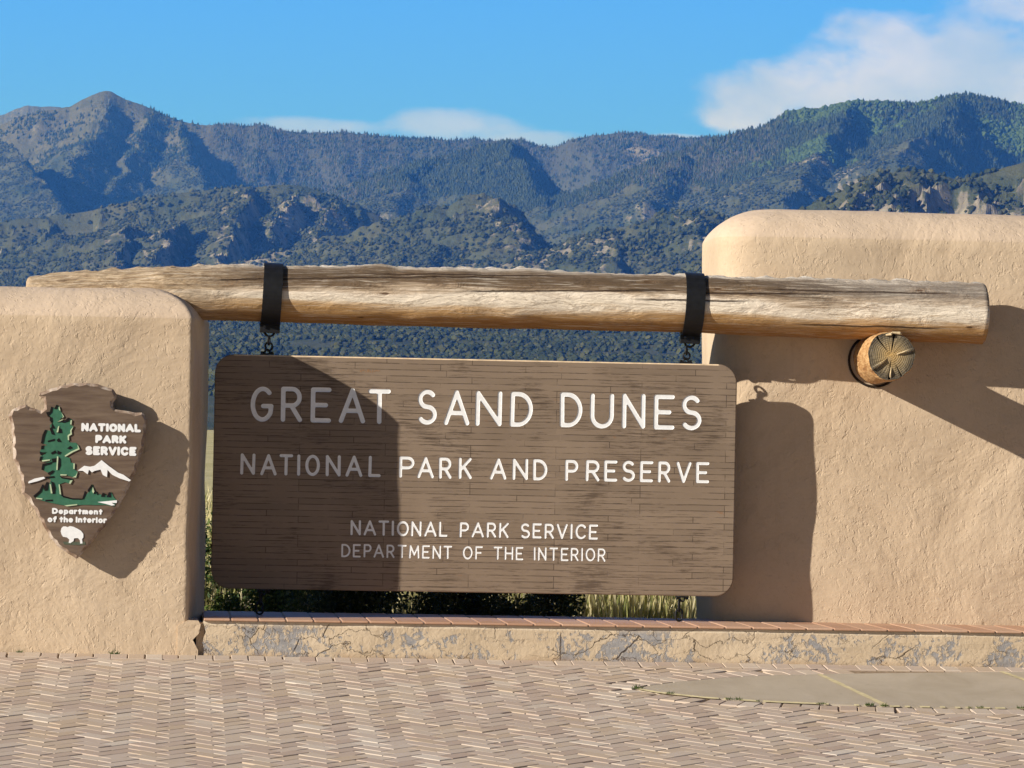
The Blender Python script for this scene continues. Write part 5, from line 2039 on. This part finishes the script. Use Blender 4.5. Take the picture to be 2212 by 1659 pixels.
# ------------------------------------------------------------------ bushes behind the wall
def bush(cx, cy, rx, ry, h, n, mats, label, leaf=0.022, twigs=10, seed=0, group=None):
    g = np.random.default_rng(300 + seed)
    root = empty("shrub", (cx, cy, -0.08))
    # leaves fill several clumps
    k = max(5, int(9 * rx / 0.4))
    cc = np.stack([g.uniform(-0.8, 0.8, k) * rx, g.uniform(-0.8, 0.8, k) * ry, g.uniform(0.25, 0.85, k) * h], -1)
    cr = g.uniform(0.22, 0.42, k)
    which = g.integers(0, k, n)
    d = g.normal(0, 1, (n, 3))
    d /= np.linalg.norm(d, axis=1)[:, None]
    rad = g.random(n) ** 0.45
    P = cc[which] + d * rad[:, None] * cr[which][:, None] * np.array([rx, ry, h]) * 1.15
    P[:, 2] = np.abs(P[:, 2])
    ax = g.normal(0, 1, (n, 3))
    ax /= np.linalg.norm(ax, axis=1)[:, None]
    bx = np.cross(ax, g.normal(0, 1, (n, 3)))
    bx /= np.linalg.norm(bx, axis=1)[:, None]
    s = leaf * g.uniform(0.6, 1.4, n)[:, None]
    V = np.stack([P - ax * s, P + bx * s * 0.42, P + ax * s, P - bx * s * 0.42], 1).reshape(-1, 3)
    F = np.arange(n * 4).reshape(-1, 4)
    np_mesh("foliage", V, F, mats[0], root)
    mb = MB()
    rr = random.Random(seed)
    for i in range(twigs):
        a = rr.uniform(0, 6.28)
        e = Vector((math.cos(a) * rx * rr.uniform(0.4, 1.0), math.sin(a) * ry * rr.uniform(0.4, 1.0), h * rr.uniform(0.5, 1.0)))
        m_ = e * 0.5 + Vector((rr.uniform(-0.05, 0.05), rr.uniform(-0.05, 0.05), 0.05))
        mb.tube([Vector((e.x * 0.15, e.y * 0.15, 0)), m_, e], [0.010, 0.006, 0.002], 5)
        f = m_ + Vector((rr.uniform(-0.2, 0.2), rr.uniform(-0.1, 0.1), rr.uniform(0.08, 0.25)))
        mb.tube([m_, (m_ + f) / 2 + Vector((0.01, 0, 0.02)), f], [0.005, 0.003, 0.0015], 5)
    mb.build("stems", mats[1], root)
    tag(root, label, 'bush', group)
    return root


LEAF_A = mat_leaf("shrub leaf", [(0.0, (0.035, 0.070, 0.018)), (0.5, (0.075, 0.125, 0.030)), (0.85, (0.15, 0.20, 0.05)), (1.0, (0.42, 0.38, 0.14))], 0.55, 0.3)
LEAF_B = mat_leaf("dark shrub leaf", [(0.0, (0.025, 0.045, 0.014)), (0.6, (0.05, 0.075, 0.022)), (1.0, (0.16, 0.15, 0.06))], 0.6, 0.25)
TWIG = mat_plain("grey twig", (0.30, 0.25, 0.19), 0.85, 0.1)
bx0 = on_y(520, 1300, 3.0).x
bush(on_y(452, 1250, 3.2).x, 3.3, 0.36, 0.35, 0.74, 7000, (LEAF_A, TWIG), "taller leafy green bush in the gap beside the lower tan wall", 0.020, 8, 1)
bush(on_y(560, 1300, 2.9).x, 3.0, 0.42, 0.40, 0.50, 7000, (LEAF_A, TWIG), "yellow flecked bush under the shaded corner of the sign", 0.018, 8, 2)
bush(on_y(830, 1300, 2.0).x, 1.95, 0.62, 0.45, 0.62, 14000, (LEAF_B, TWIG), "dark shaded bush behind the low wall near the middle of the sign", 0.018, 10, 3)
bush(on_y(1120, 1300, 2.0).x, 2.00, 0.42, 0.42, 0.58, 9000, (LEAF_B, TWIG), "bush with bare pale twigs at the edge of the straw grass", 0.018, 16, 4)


# ------------------------------------------------------------------ tufts in the joints
def tuft(p, s, label, group, seed):
    g = random.Random(seed)
    V, F = [], []
    for i in range(22):
        a = g.uniform(0, 6.28)
        l = s * g.uniform(0.5, 1.2)
        bx, by = g.uniform(-s, s) * 0.9, g.uniform(-s, s) * 0.3
        w = s * 0.10
        b = len(V)
        V += [(bx - w, by, 0), (bx + w, by, 0), (bx + math.cos(a) * l * 0.7, by + math.sin(a) * l * 0.4, l * g.uniform(0.4, 1.0))]
        F.append((b, b + 1, b + 2))
    o = mesh_obj("weed", V, F, WEED)
    o.location = p
    tag(o, label, 'weed', group)


WEED = mat_leaf("weed green", [(0.0, (0.04, 0.08, 0.02)), (1.0, (0.12, 0.16, 0.05))], 0.7, 0.2)
gw = random.Random(17)
for i in range(15):
    q = edge_pts[0] if i == 0 else edge_pts[min(len(edge_pts) - 1, int(4 + i * 5.4 + gw.uniform(-9, 9)))]
    tuft((q.x, q.y - 0.014, PAVE_SLOPE * q.y + 0.004), gw.uniform(0.010, 0.026) if i else 0.034,
         "small green weed growing along the near edge of the concrete inlay", "weeds along the edge of the concrete inlay", 500 + i)
q = on_y(247, 1411, -0.02)
tuft((q.x, -0.012, 0.0), 0.035, "green weed at the foot of the wall under the arrowhead plaque", None, 600)
q = on_y(42, 1411, -0.02)
tuft((q.x, -0.012, 0.0), 0.022, "tiny green weed at the wall foot near the left edge of the photo", None, 601)


# ------------------------------------------------------------------ air
def haze():
    lo, hi = (-5600, -80, -2.0), (6400, 13600, 1010)
    mb = MB()
    mb.box(lo, hi)
    mt = bpy.data.materials.new("blue mountain air")
    mt.use_nodes = True
    t = NT(mt.node_tree)
    t.n.clear()
    out = t.new('ShaderNodeOutputMaterial')
    v = t.new('ShaderNodeVolumePrincipled')
    v.inputs['Color'].default_value = (0.055, 0.24, 1.0, 1.0)
    v.inputs['Absorption Color'].default_value = (1.0, 1.0, 1.0, 1.0)
    v.inputs['Density'].default_value = HAZE
    v.inputs['Anisotropy'].default_value = 0.0
    t.l.new(v.outputs[0], out.inputs['Volume'])
    o = mb.build("haze", mt)
    tag(o, kind='stuff')


HAZE = 0.0001
haze()
